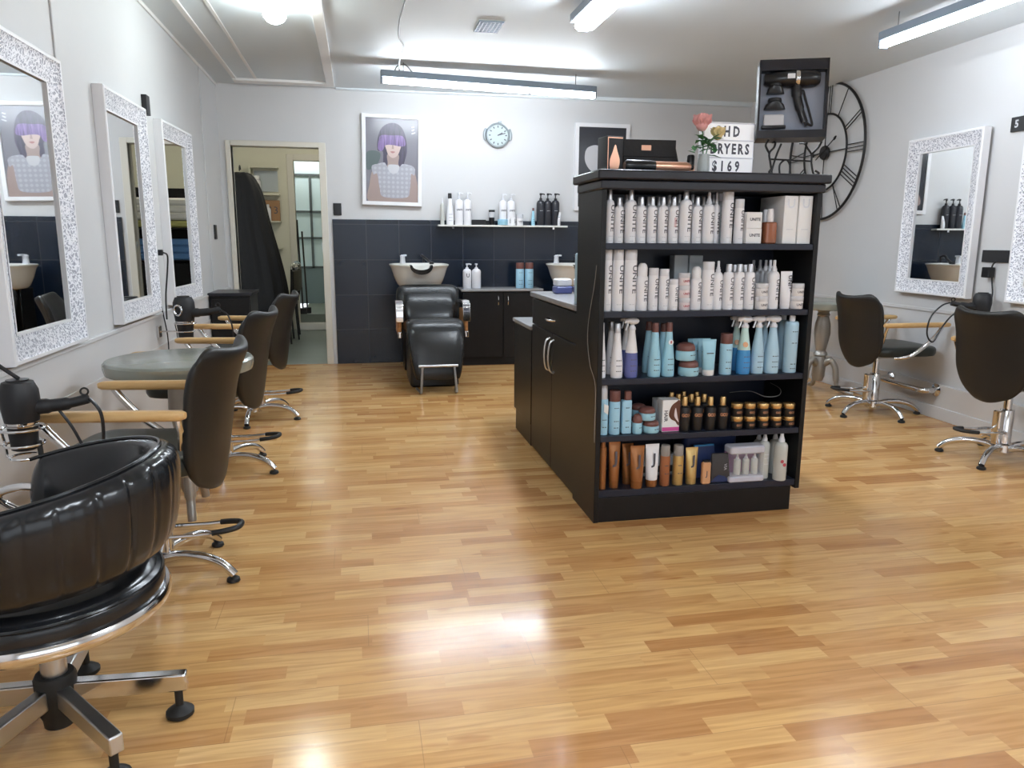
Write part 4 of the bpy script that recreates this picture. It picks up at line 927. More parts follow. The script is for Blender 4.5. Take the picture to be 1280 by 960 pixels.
# black storage cabinet by the doorway
bc = thing('storage_cabinet', 'low black cabinet against the left wall beside the doorway', 'cabinet', (-1.02, 6.62, 0))
obj('body', MB().b2(-.165, .145, -.2, .25, .04, .745), 'melamine', bc, bevel=.004)
obj('top', MB().rbox((-.01, .02, .757), (.34, .48, .026), .008), 'slab', bc)
obj('door', MB().b2(-.155, .135, -.215, -.201, .06, .72), 'melamine', bc, bevel=.003)
for sx in (-1, 1):
    for sy in (-.16, .2): obj('foot', MB().lathe([(.018, 0), (.018, .04)], 10, (-.01+sx*.12, sy, 0)), 'grip', bc)

# ------------------------------------------------------------------ hair dryers and holders
def dryer_parts(t, s=1., handle=1):
    """barrel along -z (nozzle down), handle towards +x"""
    obj('barrel', MB().lathe([(.030*s, -.135*s), (.040*s, -.13*s), (.046*s, -.05*s), (.050*s, -.045*s), (.056*s, .0), (.060*s, .03*s), (.058*s, .07*s), (.046*s, .098*s), (.03*s, .102*s)], 24), 'matteblack', t)
    obj('rear_grille', MB().lathe([(.034*s, .100*s), (.034*s, .106*s), (.001, .107*s)], 20), 'blackp', t)
    obj('band', MB().lathe([(.0475*s, -.052*s), (.052*s, -.046*s), (.0515*s, -.036*s), (.048*s, -.034*s)], 24), 'chrome', t)
    hd = obj('handle', MB().tube(spline([(.035*s, 0, .01*s), (.09*s, 0, .012*s), (.15*s, 0, .018*s), (.205*s, 0, .03*s)], 6), [.026*s]*6+[.022*s]*6+[.017*s]*7, 12), 'matteblack', t)
    obj('hanging_ring', MB().tube([(.195*s+.012*s*math.cos(a), 0, .055*s+.012*s*math.sin(a)) for a in [2*PI*k/14 for k in range(14)]], .0035*s, 6, True), 'grip', hd)
def dryer_holder(label, loc, rz):
    t = thing('dryer_holder', label, 'holder', loc, rz)
    for z, r in ((-.052, .060), (-.10, .052), (-.14, .042)):
        obj('ring', MB().tube([(r*math.cos(a), r*math.sin(a), z) for a in [2*PI*k/28 for k in range(28)]], .0038, 6, True), 'chrome', t)
    return t
def holder_stem(t, dx, dy):
    L = math.hypot(dx, dy); ux, uy = dx/L, dy/L
    obj('stem', MB().tube([(ux*.05, uy*.05, -.14), (ux*.052, uy*.052, -.10), (ux*.06, uy*.06, -.052)], .004, 6), 'chrome', t)
    obj('bracket', MB().tube(spline([(ux*.052, uy*.052, -.10), (ux*.09, uy*.09, -.10), (dx, dy, -.10)]), .005, 6), 'chrome', t)
    obj('wall_plate', MB().rbox((dx, dy, -.10), (.02, .05, .07), .006), 'chrome', t)
h1 = dryer_holder('chrome ring holder on the left wall carrying the nearest black dryer', (-.99, 2.40, .70), 0); holder_stem(h1, -.205, .0)
d1_ = thing('hair_dryer', 'large black hair dryer hanging nose-down at the left edge, nearest dryer', 'hair dryer', (-.99, 2.40, .70), R(5)); dryer_parts(d1_, .88)
obj('cord', MB().tube(spline([(.182, 0, .028), (.21, 0, -.02), (.21, 0, -.10), (.19, .0, -.2), (.15, .0, -.30), (.08, .03, -.42), (-.04, .04, -.52)]), .0052, 8), 'blackp', d1_)
obj('cord', MB().tube(spline([(.10, .0, -.005), (.13, 0, -.06), (.16, 0, -.14), (.19, 0, -.22)]), .0045, 8), 'blackp', d1_)
cb = MB().tube(spline([(-1.185, 2.40, 1.04), (-1.16, 2.40, .97), (-1.06, 2.40, .86), (-.985, 2.40, .795)]), .006, 8); tag(obj('cord', cb, 'blackp'), 'black cord slanting up the left wall above the nearest dryer', 'cable')
cb = MB().tube(spline([(-.945, 2.385, .61), (-.94, 2.38, .50), (-.942, 2.38, .40), (-.945, 2.38, .29)]), [.008]*6+[.011]*19, 8); tag(obj('strap', cb, 'grip'), 'black strap hanging straight down from the nearest dryer holder', 'strap')
h2 = dryer_holder('chrome ring holder between two mirrors carrying the farther left dryer', (-1.04, 4.82, .75), 0); holder_stem(h2, -.15, .0)
d2_ = thing('hair_dryer', 'black hair dryer in a chrome holder between the left-wall mirrors', 'hair dryer', (-1.04, 4.82, .75), R(-12)); dryer_parts(d2_, 1.05)
obj('chrome_badge', MB().tube([(-.01+.022*math.cos(a), -.06, .03+.03*math.sin(a)) for a in [2*PI*k/18 for k in range(18)]], .006, 6, True), 'chrome', d2_)
obj('cord', MB().tube(spline([(.215, 0, .03), (.26, 0, .0), (.285, 0, -.08), (.28, .0, -.2), (.24, .02, -.36)]), .005, 8), 'blackp', d2_)
h3 = dryer_holder('chrome ring holder on the right wall behind the cut-off chair', (3.79, 4.02, .80), 0); holder_stem(h3, .10, .0)
d3_ = thing('hair_dryer', 'black hair dryer propped on the right wall behind the cut-off chair back', 'hair dryer', (3.79, 4.02, .80), R(165)); dryer_parts(d3_, .9)
obj('cord', MB().tube(spline([(.195, 0, .03), (.26, .03, .01), (.33, .06, -.06), (.34, .06, -.16), (.30, .06, -.21), (.25, .05, -.12), (.18, .03, -.04), (.10, .01, -.02), (.05, .0, -.02)]), .005, 8), 'blackp', d3_)

# chrome foot rail on the right wall
y0, y1 = 4.42, 4.90
rl = thing('foot_rail', 'chrome foot rail with round flanges low on the right wall', 'rail', (0, 0, 0))
obj('bar', MB().tube(spline([(XR(y1)-.035, y1, .20), (XR(y1)-.10, y1, .20), (XR(y1)-.13, y1-.06, .195), (XR(y0)-.13, y0+.06, .195), (XR(y0)-.10, y0, .195), (XR(y0)-.035, y0, .195)], 6), .02, 12), 'chrome', rl)
for y in (y0, y1): obj('flange', MB().lathe([(.045, .030), (.045, .036), (.03, .046), (.018, .05)], 20, T=Matrix.Translation((XR(y), y, .197)) @ Matrix.Rotation(R(-90), 4, 'Y')), 'chrome', rl)

# ------------------------------------------------------------------ shampoo unit
def superring(w, d, z, n=2.6, k=40, yc=0., notch=0.):
    out = []
    for i in range(k):
        a = 2*PI*i/k; c, s = math.cos(a), math.sin(a)
        x = w*abs(c)**(2/n)*(1 if c > 0 else -1); y = d*abs(s)**(2/n)*(1 if s > 0 else -1)
        zz = z - (notch*max(0, 1-(x/.10)**2) if (y < 0 and abs(x) < .10) else 0)
        out.append((x, y+yc, zz))
    return out
def basin(label, loc):
    t = thing('shampoo_basin', label, 'basin', loc, 0, 'white shampoo basins')
    rg = [superring(.17, .17, .775), superring(.195, .21, .785), superring(.235, .265, .88), superring(.252, .282, .955, notch=.03), superring(.272, .30, .968, notch=.045), superring(.272, .30, .982, notch=.05), superring(.252, .28, .984, notch=.05), superring(.235, .262, .965, notch=.035), superring(.21, .23, .88), superring(.16, .17, .83), superring(.03, .03, .82)]
    obj('bowl', MB().loft(rg, cap=True), 'ceramic', t, sub=1, ang=70)
    obj('pedestal', MB().b2(-.15, .15, -.02, .25, 0, .78), 'melamine', t, bevel=.01)
    pad = MB(); P = []
    pts = []
    for k in range(13):
        a = R(180+15*k); pts.append((.10*math.cos(a), -.285, .975+.075*math.sin(a)))
    rgs = [[(x, -.318, z-.004), (x, -.25, z+.006), (x*.8, -.24, .982+.55*(z-.982)), (x*.8, -.322, .978+.5*(z-.982))] for x, _, z in pts]
    obj('neck_rest', pad.loft(rgs, cap=True), 'leather', t, label='black rubber neck rest')
    tp = obj('mixer_tap', MB().lathe([(.028, .98), (.024, 1.0), (.022, 1.04), (.026, 1.05), (.01, 1.06)], 14, (-.135, .2, 0)), 'capwhite', t)
    obj('tap_lever', MB().rbox((-.115, .17, 1.055), (.03, .08, .015), .006), 'capwhite', tp)
    hs = obj('hand_shower', MB().tube(spline([(.06, .2, .985), (.06, .2, 1.04), (.04, .16, 1.055), (.08, .05, 1.02), (.10, -.04, .995)]), .012, 8), 'blackp', t)
    obj('shower_head', MB().rbox((.11, -.06, .992), (.04, .06, .025), .01), 'blackp', hs)
    return t
b1 = basin('white shampoo basin fully visible above the black reclining chair', (.535, 6.99, 0))
dup(b1, (2.02, 6.99, 0), 0, 'white shampoo basin half hidden behind the product shelf unit')
sc = thing('shampoo_chair', 'black leather reclining shampoo chair with footrest before the tiled wall', 'chair', (.585, 6.28, 0))
def pad_loft(path, t_, w_, rnd=.04, n=6):
    """path of (y,z,width,thickness) -> padded strip"""
    rings = []; m = len(path)
    for i, (y, z, w, th) in enumerate(path):
        a = path[max(i-1, 0)]; b = path[min(i+1, m-1)]; ty, tz = b[0]-a[0], b[1]-a[1]; L = math.hypot(ty, tz); ny, nz = -tz/L, ty/L
        if nz < 0 and abs(nz) > .01 and False: ny, nz = -ny, -nz
        ring_ = []
        for k in range(28):
            q = 2*PI*k/28; c, s = math.cos(q), math.sin(q)
            x = w/2*abs(c)**.35*(1 if c > 0 else -1); d = th/2*abs(s)**.6*(1 if s > 0 else -1)
            ring_.append((x, y+ny*d, z+nz*d))
        rings.append(ring_)
    return MB().loft(rings, cap=True)
def densify(pts, n=5):
    a = spline([(p[0], p[1], p[2]) for p in pts], n); b = spline([(p[3], 0, 0) for p in pts], n)
    return [(p.x, p.y, p.z, q.x) for p, q in zip(a, b)]
obj('back_shell', pad_loft(densify([(.27, .42, .46, .07), (.33, .55, .54, .10), (.40, .68, .56, .11), (.455, .765, .54, .10), (.475, .80, .46, .05)]), 0, 0), 'leather', sc, sub=1, ang=80)
obj('back_pad', pad_loft(densify([(.20, .50, .40, .06), (.235, .56, .44, .09), (.30, .66, .44, .09), (.355, .735, .40, .05)]), 0, 0), 'leather', sc, sub=1, ang=80)
obj('seat', pad_loft(densify([(.30, .47, .44, .08), (.18, .475, .47, .12), (.0, .49, .48, .13), (-.18, .51, .47, .13), (-.27, .475, .465, .13), (-.32, .40, .45, .12), (-.37, .28, .42, .10), (-.41, .17, .38, .08), (-.42, .11, .34, .05)]), 0, 0), 'leather', sc, sub=1, ang=80)
obj('base', MB().rbox((0, .12, .2), (.40, .55, .4), .03), 'blackp', sc)
for s in (-1, 1):
    ap = obj('side_panel', MB().rbox((s*.275, .10, .52), (.03, .36, .2), .012), 'orangewood', sc, label='orange wood side panel')
    obj('arm_cap', MB().loft([[(s*.275-.03, y, z), (s*.275+.03, y, z), (s*.275+.03, y+.012, z+.025), (s*.275-.03, y+.012, z+.025)] for y, z in ((.33, .66), (.1, .675), (-.06, .68), (-.10, .655), (-.115, .58), (-.11, .535))], cap=True), 'chrome', ap, bevel=.005)
    obj('arm_foot', MB().rbox((s*.275, -.09, .43), (.035, .03, .05), .008), 'chrome', ap)
fr = obj('footrest_bar', MB().tube([(-.155, -.455, .225), (.155, -.455, .225)], .011, 10), 'steel', sc)
for s in (-1, 1): obj('footrest_leg', MB().tube([(s*.125, -.455, .22), (s*.14, -.49, .02), (s*.14, -.44, .012), (s*.16, -.25, .012)], .010, 8), 'steel', fr)

# low counter on the back wall between the basins
kc = thing('wall_counter', 'black counter with thin grey worktop on the back wall between basins', 'counter', (0, 0, 0))
obj('body', MB().b2(.955, 1.74, 7.16, 7.46, .0, .715), 'melamine', kc, bevel=.003)
obj('worktop', MB().b2(.94, 1.745, 7.13, 7.462, .715, .738), 'worktop', kc, bevel=.004)
for x0, x1, hx in ((.965, 1.345, 1.30), (1.355, 1.735, 1.395)):
    d = obj('door', MB().b2(x0, x1, 7.142, 7.159, .08, .70), 'melamine', kc, bevel=.002)
    obj('handle', MB().tube(spline([(hx, 7.14, .58), (hx, 7.12, .60), (hx, 7.12, .65), (hx, 7.14, .67)]), .005, 6), 'chrome', d)
# wall shelf
ws = thing('wall_shelf', 'slim white shelf on the back wall crowded with bottles', 'shelf', (0, 0, 0))
obj('board', MB().b2(.755, 2.04, 7.36, 7.466, 1.325, 1.342), 'ceramic', ws, bevel=.003)
for x in (.9, 1.9): obj('bracket', MB().b2(x-.01, x+.01, 7.38, 7.466, 1.305, 1.325), 'chrome', ws)
# ------------------------------------------------------------------ product shelf unit and cabinets behind it
UX0, UX1, UY0, UY1 = .955, 1.926, 2.945, 3.275
su = thing('shelf_unit', 'tall black product shelf unit with five stocked shelves facing the viewer', 'shelf unit', (0, 0, 0))
obj('side_panel', MB().b2(UX0, UX0+.022, UY0, UY1, .0, 1.40), 'melamine', su, bevel=.002)
obj('side_panel', MB().b2(UX1-.022, UX1, UY0, UY1, .10, 1.40), 'melamine', su, bevel=.002)
obj('back_panel', MB().b2(UX0+.022, UX1-.022, UY1-.012, UY1-.001, .1, 1.40), 'shelfin', su)
obj('plinth', MB().b2(UX0+.022, UX1-.04, UY0+.004, UY1-.012, .0, .112), 'melamine', su, bevel=.002)
SZ = {1: 1.19, 2: .912, 3: .63, 4: .384, 5: .143}
for z in SZ.values(): obj('shelf', MB().b2(UX0+.022, UX1-.022, UY0+.004, UY1-.012, z-(.026 if z > .2 else .03), z-.0005), 'shelfin', su, bevel=.002)
obj('cornice', MB().b2(UX0-.008, UX1+.008, UY0-.012, UY1, 1.40, 1.437), 'slab', su, bevel=.006)
tp = obj('top_slab', MB().b2(UX0-.026, UX1+.022, UY0-.03, UY1+.012, 1.437, 1.475), 'slab', su, bevel=.007)
pw = MB().tube(spline([(UX0-.004, 2.98, 1.10), (UX0-.005, 3.0, 1.02), (UX0-.006, 3.06, .88), (UX0-.006, 3.075, .78), (UX0-.006, 3.03, .68), (UX0-.004, 2.955, .60), (UX0-.004, 2.95, .42), (UX0-.004, 2.948, .36)]), .0013, 6)
tag(obj('thin_wire', pw, 'whitecable'), 'thin pale wire drooping down the left side of the shelf unit', 'cable')
pw = MB().tube(spline([(1.69, 3.2, .50), (1.75, 3.12, .52), (1.80, 3.07, .503), (1.86, 3.06, .508), (1.89, 3.1, .53), (1.897, 3.2, .54)]), .0014, 6)
tag(obj('thin_wire', pw, 'whitecable'), 'thin pale wire inside the fourth shelf above the gold-lidded jars', 'cable')

CX0, CX1 = .962, 1.90
cb = thing('base_cabinet', 'black cabinet with drawer and double doors behind the shelf unit', 'cabinet', (0, 0, 0))
obj('body', MB().b2(CX0+.018, CX1, UY1+.004, 4.195, 0, .885), 'melamine', cb, bevel=.002)
obj('worktop', MB().b2(CX0-.012, CX1+.01, UY1+.014, 4.205, .885, .913), 'worktop', cb, bevel=.005)
def handle(p0, p1, out=.03):
    m = [(p0[i]+p1[i])/2 for i in range(3)]
    return MB().tube(spline([p0, (p0[0]-out*.7, p0[1]*.9+p1[1]*.1, p0[2]*.9+p1[2]*.1), (m[0]-out, m[1], m[2]), (p1[0]-out*.7, p1[1]*.9+p0[1]*.1, p1[2]*.9+p0[2]*.1), p1], 5), .006, 8)
d = obj('drawer', MB().b2(CX0, CX0+.0175, UY1+.01, 4.19, .735, .875), 'melamine', cb, bevel=.002); obj('handle', handle((CX0, 3.79, .80), (CX0, 3.67, .80)), 'chrome', d)
for y0, y1, hy in ((UY1+.01, 3.728, 3.69), (3.732, 4.19, 3.775)):
    d = obj('door', MB().b2(CX0, CX0+.0175, y0, y1, .012, .728), 'melamine', cb, bevel=.002); obj('handle', handle((CX0, hy, .70), (CX0, hy, .53)), 'steel', d)
lc = thing('base_cabinet', 'lower black cabinet with grey worktop at the far end of the island', 'cabinet', (0, 0, 0))
obj('body', MB().b2(CX0, CX1, 4.212, 4.70, .13, .69), 'melamine', lc, bevel=.002)
obj('plinth', MB().b2(CX0+.002, CX1, 4.212, 4.65, 0, .13), 'melamine', lc, bevel=.002)
obj('worktop', MB().b2(CX0-.01, CX1+.01, 4.207, 4.715, .69, .714), 'worktop', lc, bevel=.005)

# ------------------------------------------------------------------ product containers
_cache = {}
def part(key, build, name, m, parent, ang=40, label=None):
    k = (key, name, m)
    if k not in _cache:
        me = build().mesh(name, ang=ang); me.materials.append(M[m]); _cache[k] = me
    o = link(name, _cache[k], None, parent)
    if label: o['label'] = label
    return o
def blathe(prof, w, h, seg=22): return lambda: MB().lathe([(r*w/2, z*h) for r, z in prof], seg)
def dashes(w, h, zs, r, ang=.12):
    def f():
        q = MB()
        for zf, nn in zs:
            for k in range(nn):
                a0 = ang-.5+k*(1./nn); a1 = a0+.72/nn
                vs = []
                for a in (a0, (a0+a1)/2, a1):
                    for z in (zf*h, zf*h+.0035): vs.append((r*math.sin(a), -r*math.cos(a), z))
                q.add(vs, [(0, 2, 3, 1), (2, 4, 5, 3)])
        return q
    return f
def vtext(s, size, zc, r, ang=.45, bold=.0006, vertical=True, length=None): return lambda: text_round(MB(), s, size, zc, r+.0006, ang, vertical, bold, length)
def ftext(s, size, c, y, vertical=False, bold=.0006): return lambda: text_flat(MB(), s, size, c, y, vertical, bold)
LBL = {'white': 'plasticw', 'blueish': 'greycard', 'clear': 'frost'}
def item(kind, var, x, y, z, w, h, label, group=None, cat='bottle', rz=0.):
    w, h = round(w, 3), round(h, 3); r = w/2; K = (kind, var, w, h)
    names = dict(can='spray_can', canflat='styling_can', slim='product_bottle', spray='spray_bottle', carton='carton', carton2='carton', tallbox='product_box', hairbox='product_box', amber='serum_bottle',
                 roundcap='product_bottle', silvercap='product_bottle', jar='jar', pinkjar='jar', dome='jar', gjar='jar', tube='product_tube', cone='tapered_bottle', trigger='trigger_spray', broadcap='product_bottle',
                 nozzlecan='spray_can', foam='pump_bottle', goldcap='product_bottle', slimbronze='product_bottle', clearcap='product_bottle', flat='product_bottle', pump='pump_bottle', cup='tumbler')
    cats = dict(can='can', canflat='can', nozzlecan='can', carton='box', carton2='box', tallbox='box', hairbox='box', jar='jar', pinkjar='jar', dome='jar', gjar='jar', tube='tube', trigger='spray bottle', spray='spray bottle', cup='cup')
    t = thing(names[kind], label, cats.get(kind, 'bottle'), (x, y, z), rz, group)
    def A(name, build, m, ang=40, label=None): return part(K, build, name, m, t, ang, label)
    body = LBL.get(var, 'plasticw'); word = 'UNITE'
    if kind == 'slim':
        A('body', blathe([(.96, 0), (1, .02), (1, .70), (.97, .75), (.82, .79), (.5, .815), (.46, .82)], w, h), body)
        A('cap', blathe([(.5, .818), (.50, .83), (.42, .985), (.36, 1)], w, h), 'capsilver')
        A('lettering', vtext(word, w*.62, h*.47, r, .4, .0004, True, h*.5), 'ink'); A('print_line', dashes(w, h, ((.12, 3), (.03, 1)), r+.0004), 'capsilver')
        if 'red line' in label: A('red_line', vtext('l l l l l l', h*.07, h*.45, r, .0), 'inkred')
    elif kind == 'spray':
        dark = var == 'dark'
        A('body', blathe([(.96, 0), (1, .02), (1, .66), (.95, .71), (.75, .75), (.45, .775)], w, h), {'frost': 'frost', 'frostred': 'frost', 'clear': 'frost'}.get(var, body))
        A('nozzle', blathe([(.48, .775), (.48, .82), (.36, .84), (.36, .87), (.27, .88), (.25, .985), (.2, 1)], w, h), 'capwhite')
        if var == 'white': A('lettering', vtext(word, w*.55, h*.40, r, .4, .0004, True, h*.42), 'ink')
        if var == 'frostred': A('red_mark', (lambda: MB().lathe([(.008, 0), (.008, .002)], 14, T=Matrix.Translation((-r*.25, -r*.955, h*.40)) @ Matrix.Rotation(R(90), 4, 'X')).lathe([(.008, 0), (.008, .002)], 14, T=Matrix.Translation((r*.15, -r*.975, h*.33)) @ Matrix.Rotation(R(90), 4, 'X'))), 'inkred')
        if var == 'frost': A('print_line', dashes(w, h, ((.5, 3), (.42, 2), (.3, 3)), r+.0004), 'capsilver')
    elif kind in ('can', 'canflat'):
        f = .80 if kind == 'can' else .83
        A('body', blathe([(.97, 0), (1, .015), (1, f-.02), (.97, f)], w, h), body); A('cap', blathe([(.95, f), (.97, f+.005), (.97, .985), (.93, 1)], w, h), 'capwhite')
        if var != 'blueish' or kind == 'can': A('lettering', vtext(word, w*.60, h*.52, r, .4, .0004, True, h*.46), 'ink')
        A('print_line', dashes(w, h, ((.10, 2),), r+.0004), 'capsilver')
    elif kind == 'roundcap':
        A('body', blathe([(.96, 0), (1, .02), (1, .68), (.95, .715), (.86, .725)], w, h), 'plasticw'); A('cap', blathe([(.84, .725), (.86, .75), (.86, .90), (.7, .965), (.4, 1)], w, h), 'plasticw2'); A('lettering', vtext(word, w*.55, h*.42, r, .4, .0004, True, h*.44), 'ink')
    elif kind == 'silvercap':
        A('body', blathe([(.96, 0), (1, .02), (1, .74), (.96, .79), (.8, .82), (.6, .825)], w, h), 'plasticw'); A('cap', blathe([(.58, .825), (.58, .985), (.54, 1)], w, h), 'capsilver'); A('lettering', vtext(word, w*.58, h*.46, r, .35, .0004, True, h*.5), 'ink'); A('print_line', dashes(w, h, ((.10, 3),), r+.0004), 'capsilver')
    elif kind in ('jar', 'pinkjar', 'gjar'):
        bm, lm = {'jar': ('plasticw2', 'clearlid'), 'pinkjar': ('pinkwhite', 'clearlid'), 'gjar': ('blackp', 'gold')}[kind]
        if var == 'bluej': bm, lm = 'paleblue', 'paleblue2'
        A('body', blathe([(.92, 0), (.96, .03), (.96, .60), (.9, .62)], w, h), bm); A('lid', blathe([(.97, .62), (1, .64), (1, .95), (.95, .995)], w, h), lm)
        if var != 'bluej': A('lettering', vtext('UNITE' if kind != 'gjar' else 'GO24', w*.24, h*.33, r*.96, .2, .0004, False), 'inkred' if kind == 'pinkjar' else ('inkgold' if kind == 'gjar' else 'ink'))
    elif kind == 'dome':
        A('body', blathe([(.9, 0), (.98, .06), (1, .3), (.98, .52), (.9, .56)], w, h), 'paleblue'); A('lid', blathe([(.93, .56), (.95, .60), (.93, .78), (.75, .93), (.4, .995), (.1, 1)], w, h), 'browncap'); A('print_line', dashes(w, h, ((.3, 3),), r+.0004, .6), 'ink')
    elif kind == 'tube':
        cm, bm, txt = {'whiteT': ('plasticw', 'plasticw', 'UNITE'), 'white': ('plasticw', 'plasticw', None), 'bluetube': ('plasticw2', 'paleblue', None), 'bronzetube': ('bronze', 'bronze', 'J'), 'whitebronze': ('bronze', 'plasticw', 'J'), 'goldtube': ('goldtube', 'goldtube', 'J')}[var]
        def tb():
            rg = []
            for f, a, b in ((.16, .78, .78), (.18, .82, .8), (.4, .88, .66), (.65, .94, .42), (.9, .99, .14), (.93, 1., .06), (1, 1., .05)): rg.append([(r*a*math.cos(2*PI*k/24), r*b*math.sin(2*PI*k/24), f*h) for k in range(24)])
            return MB().loft(rg, cap=True)
        A('body', tb, bm, 50); A('cap', blathe([(.74, 0), (.78, .015), (.8, .155), (.75, .16)], w, h), cm)
        if txt == 'J': A('lettering', lambda: text_flat(MB(), 'J', h*.36, (r*.12, h*.66), -r*.60, False, .0012), 'ink')
        elif txt: A('lettering', lambda: text_flat(MB(), txt, h*.17, (r*.45, h*.66), -r*.47, True, .0006), 'ink')
        else: A('print_line', lambda: MB().box((0, -r*.47, h*.62), (w*.5, .001, .004)), 'ink')
    elif kind == 'cone':
        bm, cm = {'whitecone': ('plasticw', 'capsilver'), 'bluecone': ('paleblue', 'browncap'), 'bluesticker': ('paleblue', 'browncap'), 'capblack': ('plasticw', 'blackp'), 'bluej': ('paleblue', 'browncap')}[var]
        A('body', blathe([(.93, 0), (.98, .02), (1, .12), (.97, .28), (.80, .48), (.62, .66), (.54, .80), (.50, .83)], w, h), bm); A('cap', blathe([(.51, .83), (.52, .84), (.50, .985), (.46, 1)], w, h), cm)
        A('print_line', dashes(w, h, ((.32, 3), (.22, 4), (.12, 3)), r+.0004), 'ink')
        if var == 'bluesticker':
            A('sticker', lambda: MB().lathe([(.011, 0), (.011, .0015)], 16, T=Matrix.Translation((r*.1, -r*.66, h*.64)) @ Matrix.Rotation(R(84), 4, 'X')), 'plasticw'); A('sticker_mark', lambda: text_flat(MB(), 'S', .014, (r*.1, h*.64), -r*.66-.003, False, .001), 'inkred')
    elif kind == 'trigger':
        low, up = {'purple': ('purple', 'plasticw2'), 'bluespray': ('strongblue', 'bluegreen'), 'palespray': ('ghostblue', 'ghostblue')}[var]
        sp = .42 if var != 'palespray' else .12
        pr = [(.93, 0), (.98, .02), (1, .10), (.99, .24), (.90, .42), (.68, .60), (.5, .74), (.46, .80)]
        def cut(lo, hi):
            out = []
            def at(z):
                for (r0, z0), (r1, z1) in zip(pr, pr[1:]):
                    if z0 <= z <= z1: return r0+(r1-r0)*(z-z0)/(z1-z0)
            out = [(at(lo), lo)]+[p for p in pr if lo < p[1] < hi]+[(at(hi), hi)]; return out
        A('body', blathe(cut(0, sp), w, h), low); A('upper_body', blathe(cut(sp, .80), w, h), up)
        A('trigger_head', lambda: MB().lathe([(r*.5, .80*h), (r*.55, .81*h), (r*.5, .85*h), (r*.32, .87*h), (r*.3, .92*h)], 14).ball((r*.15, -.004, .95*h), r*.72, 12, 1.25, .75, .72).tube(spline([(0, -.004, .965*h), (-r*.6, -.004, .965*h), (-r*1.1, -.004, .95*h), (-r*1.3, -.004, .945*h)], 4), [r*.42]*4+[r*.36]*4+[r*.3]*5, 10), 'capwhite')
        A('lever', lambda: MB().tube(spline([(-r*.7, -.004, .93*h), (-r*.8, -.004, .87*h), (-r*1.05, -.004, .80*h)], 4), .0045, 8), 'capsilver')
        A('print_line', dashes(w, h, ((.30, 3), (.2, 4), (.11, 3)), r+.0004), 'ink')
        if var == 'bluespray': A('sticker', lambda: MB().lathe([(.012, 0), (.012, .0015)], 16, T=Matrix.Translation((-r*.25, -r*.86, h*.52)) @ Matrix.Rotation(R(75), 4, 'X')), 'peach')
    elif kind == 'broadcap':
        if var == 'bluebrown2': A('body', lambda: MB().rbox((0, 0, h*.39), (w*.92, w*.7, h*.78), .006), 'paleblue2'); A('cap', lambda: MB().rbox((w*.12, 0, h*.885), (w*.6, w*.55, h*.21), .006), 'browncap')
        else: A('body', blathe([(.95, 0), (1, .02), (1, .73), (.96, .755)], w, h), 'paleblue2'); A('cap', blathe([(.94, .755), (.96, .77), (.96, .98), (.92, 1)], w, h), 'browncap')
        A('print_line', dashes(w, h, ((.6, 3), (.3, 3), (.15, 2)), (r if var != 'bluebrown2' else r*.8)+.0004), 'ink')
    elif kind == 'nozzlecan':
        A('body', blathe([(.95, 0), (1, .01), (1, .84), (.95, .88), (.8, .90)], w, h), 'ghostblue'); A('nozzle', blathe([(.42, .90), (.42, .98), (.36, 1)], w, h), 'plasticw'); A('print_line', dashes(w, h, ((.72, 3), (.52, 2), (.15, 2), (.07, 3)), r+.0004), 'ink')
    elif kind == 'foam':
        A('body', blathe([(.96, 0), (1, .02), (1, .66), (.96, .70), (.85, .72)], w, h), 'paleblue2'); A('cap', blathe([(.8, .72), (.82, .74), (.8, .96), (.6, 1)], w, h), 'clearlid'); tg = A('paper_tag', lambda: MB().flat([(-.004, h*.64), (.016, h*.60), (.014, h*.42), (-.004, h*.48)], -r-.004, .001), 'paper'); A('print_line', dashes(w, h, ((.3, 3), (.15, 2)), r+.0004), 'ink')
    elif kind == 'goldcap':
        A('body', blathe([(.96, 0), (1, .02), (1, .64), (.93, .69), (.6, .725), (.48, .735)], w, h), 'blackp'); A('cap', blathe([(.46, .735), (.5, .74), (.48, .985), (.44, 1)], w, h), 'gold'); A('lettering', vtext('GO24', w*.38, h*.47, r, .0, .0008, False, w*.82), 'inkgold')
    elif kind == 'slimbronze':
        A('body', blathe([(.95, 0), (1, .02), (1, .80), (.95, .82)], w, h), 'bronze'); A('cap', blathe([(.7, .82), (.66, .97), (.5, 1)], w, h), 'bronze')
    elif kind == 'clearcap':
        A('body', blathe([(.95, 0), (1, .02), (1, .70), (.97, .74)], w, h), 'copper' if var == 'copper' else 'goldtube'); A('cap', blathe([(.9, .74), (.92, .76), (.90, .97), (.8, 1)], w, h), 'clear'); A('print_line', dashes(w, h, ((.5, 1), (.3, 2)), r+.0004), 'ink')
    elif kind == 'flat':
        A('body', lambda: MB().rbox((0, 0, h*.46), (w, w*.6, h*.92), .010), 'peach'); A('cap', lambda: MB().rbox((0, 0, h*.96), (w*.75, w*.45, h*.09), .006), 'blackp'); A('lettering', ftext('J', h*.3, (0, h*.45), -w*.3-.0005), 'ink')
    elif kind == 'amber':
        A('body', lambda: MB().rbox((0, 0, h*.31), (w, w*.8, h*.62), .009), 'amber'); A('cap', blathe([(.50, .62), (.56, .64), (.56, .80), (.46, .985), (.40, 1)], w, h), 'plasticw')
    elif kind == 'carton2':
        A('carton', lambda: MB().rbox((0, .02, h/2), (w, .07, h-.001), .002), 'card'); A('lettering', ftext('UNITE', w*.24, (w*.05, h*.55), -.0156), 'ink')
    elif kind == 'carton':
        A('carton', lambda: MB().rbox((0, .02, h/2), (w, .06, h), .002), 'greycard')
    elif kind == 'tallbox':
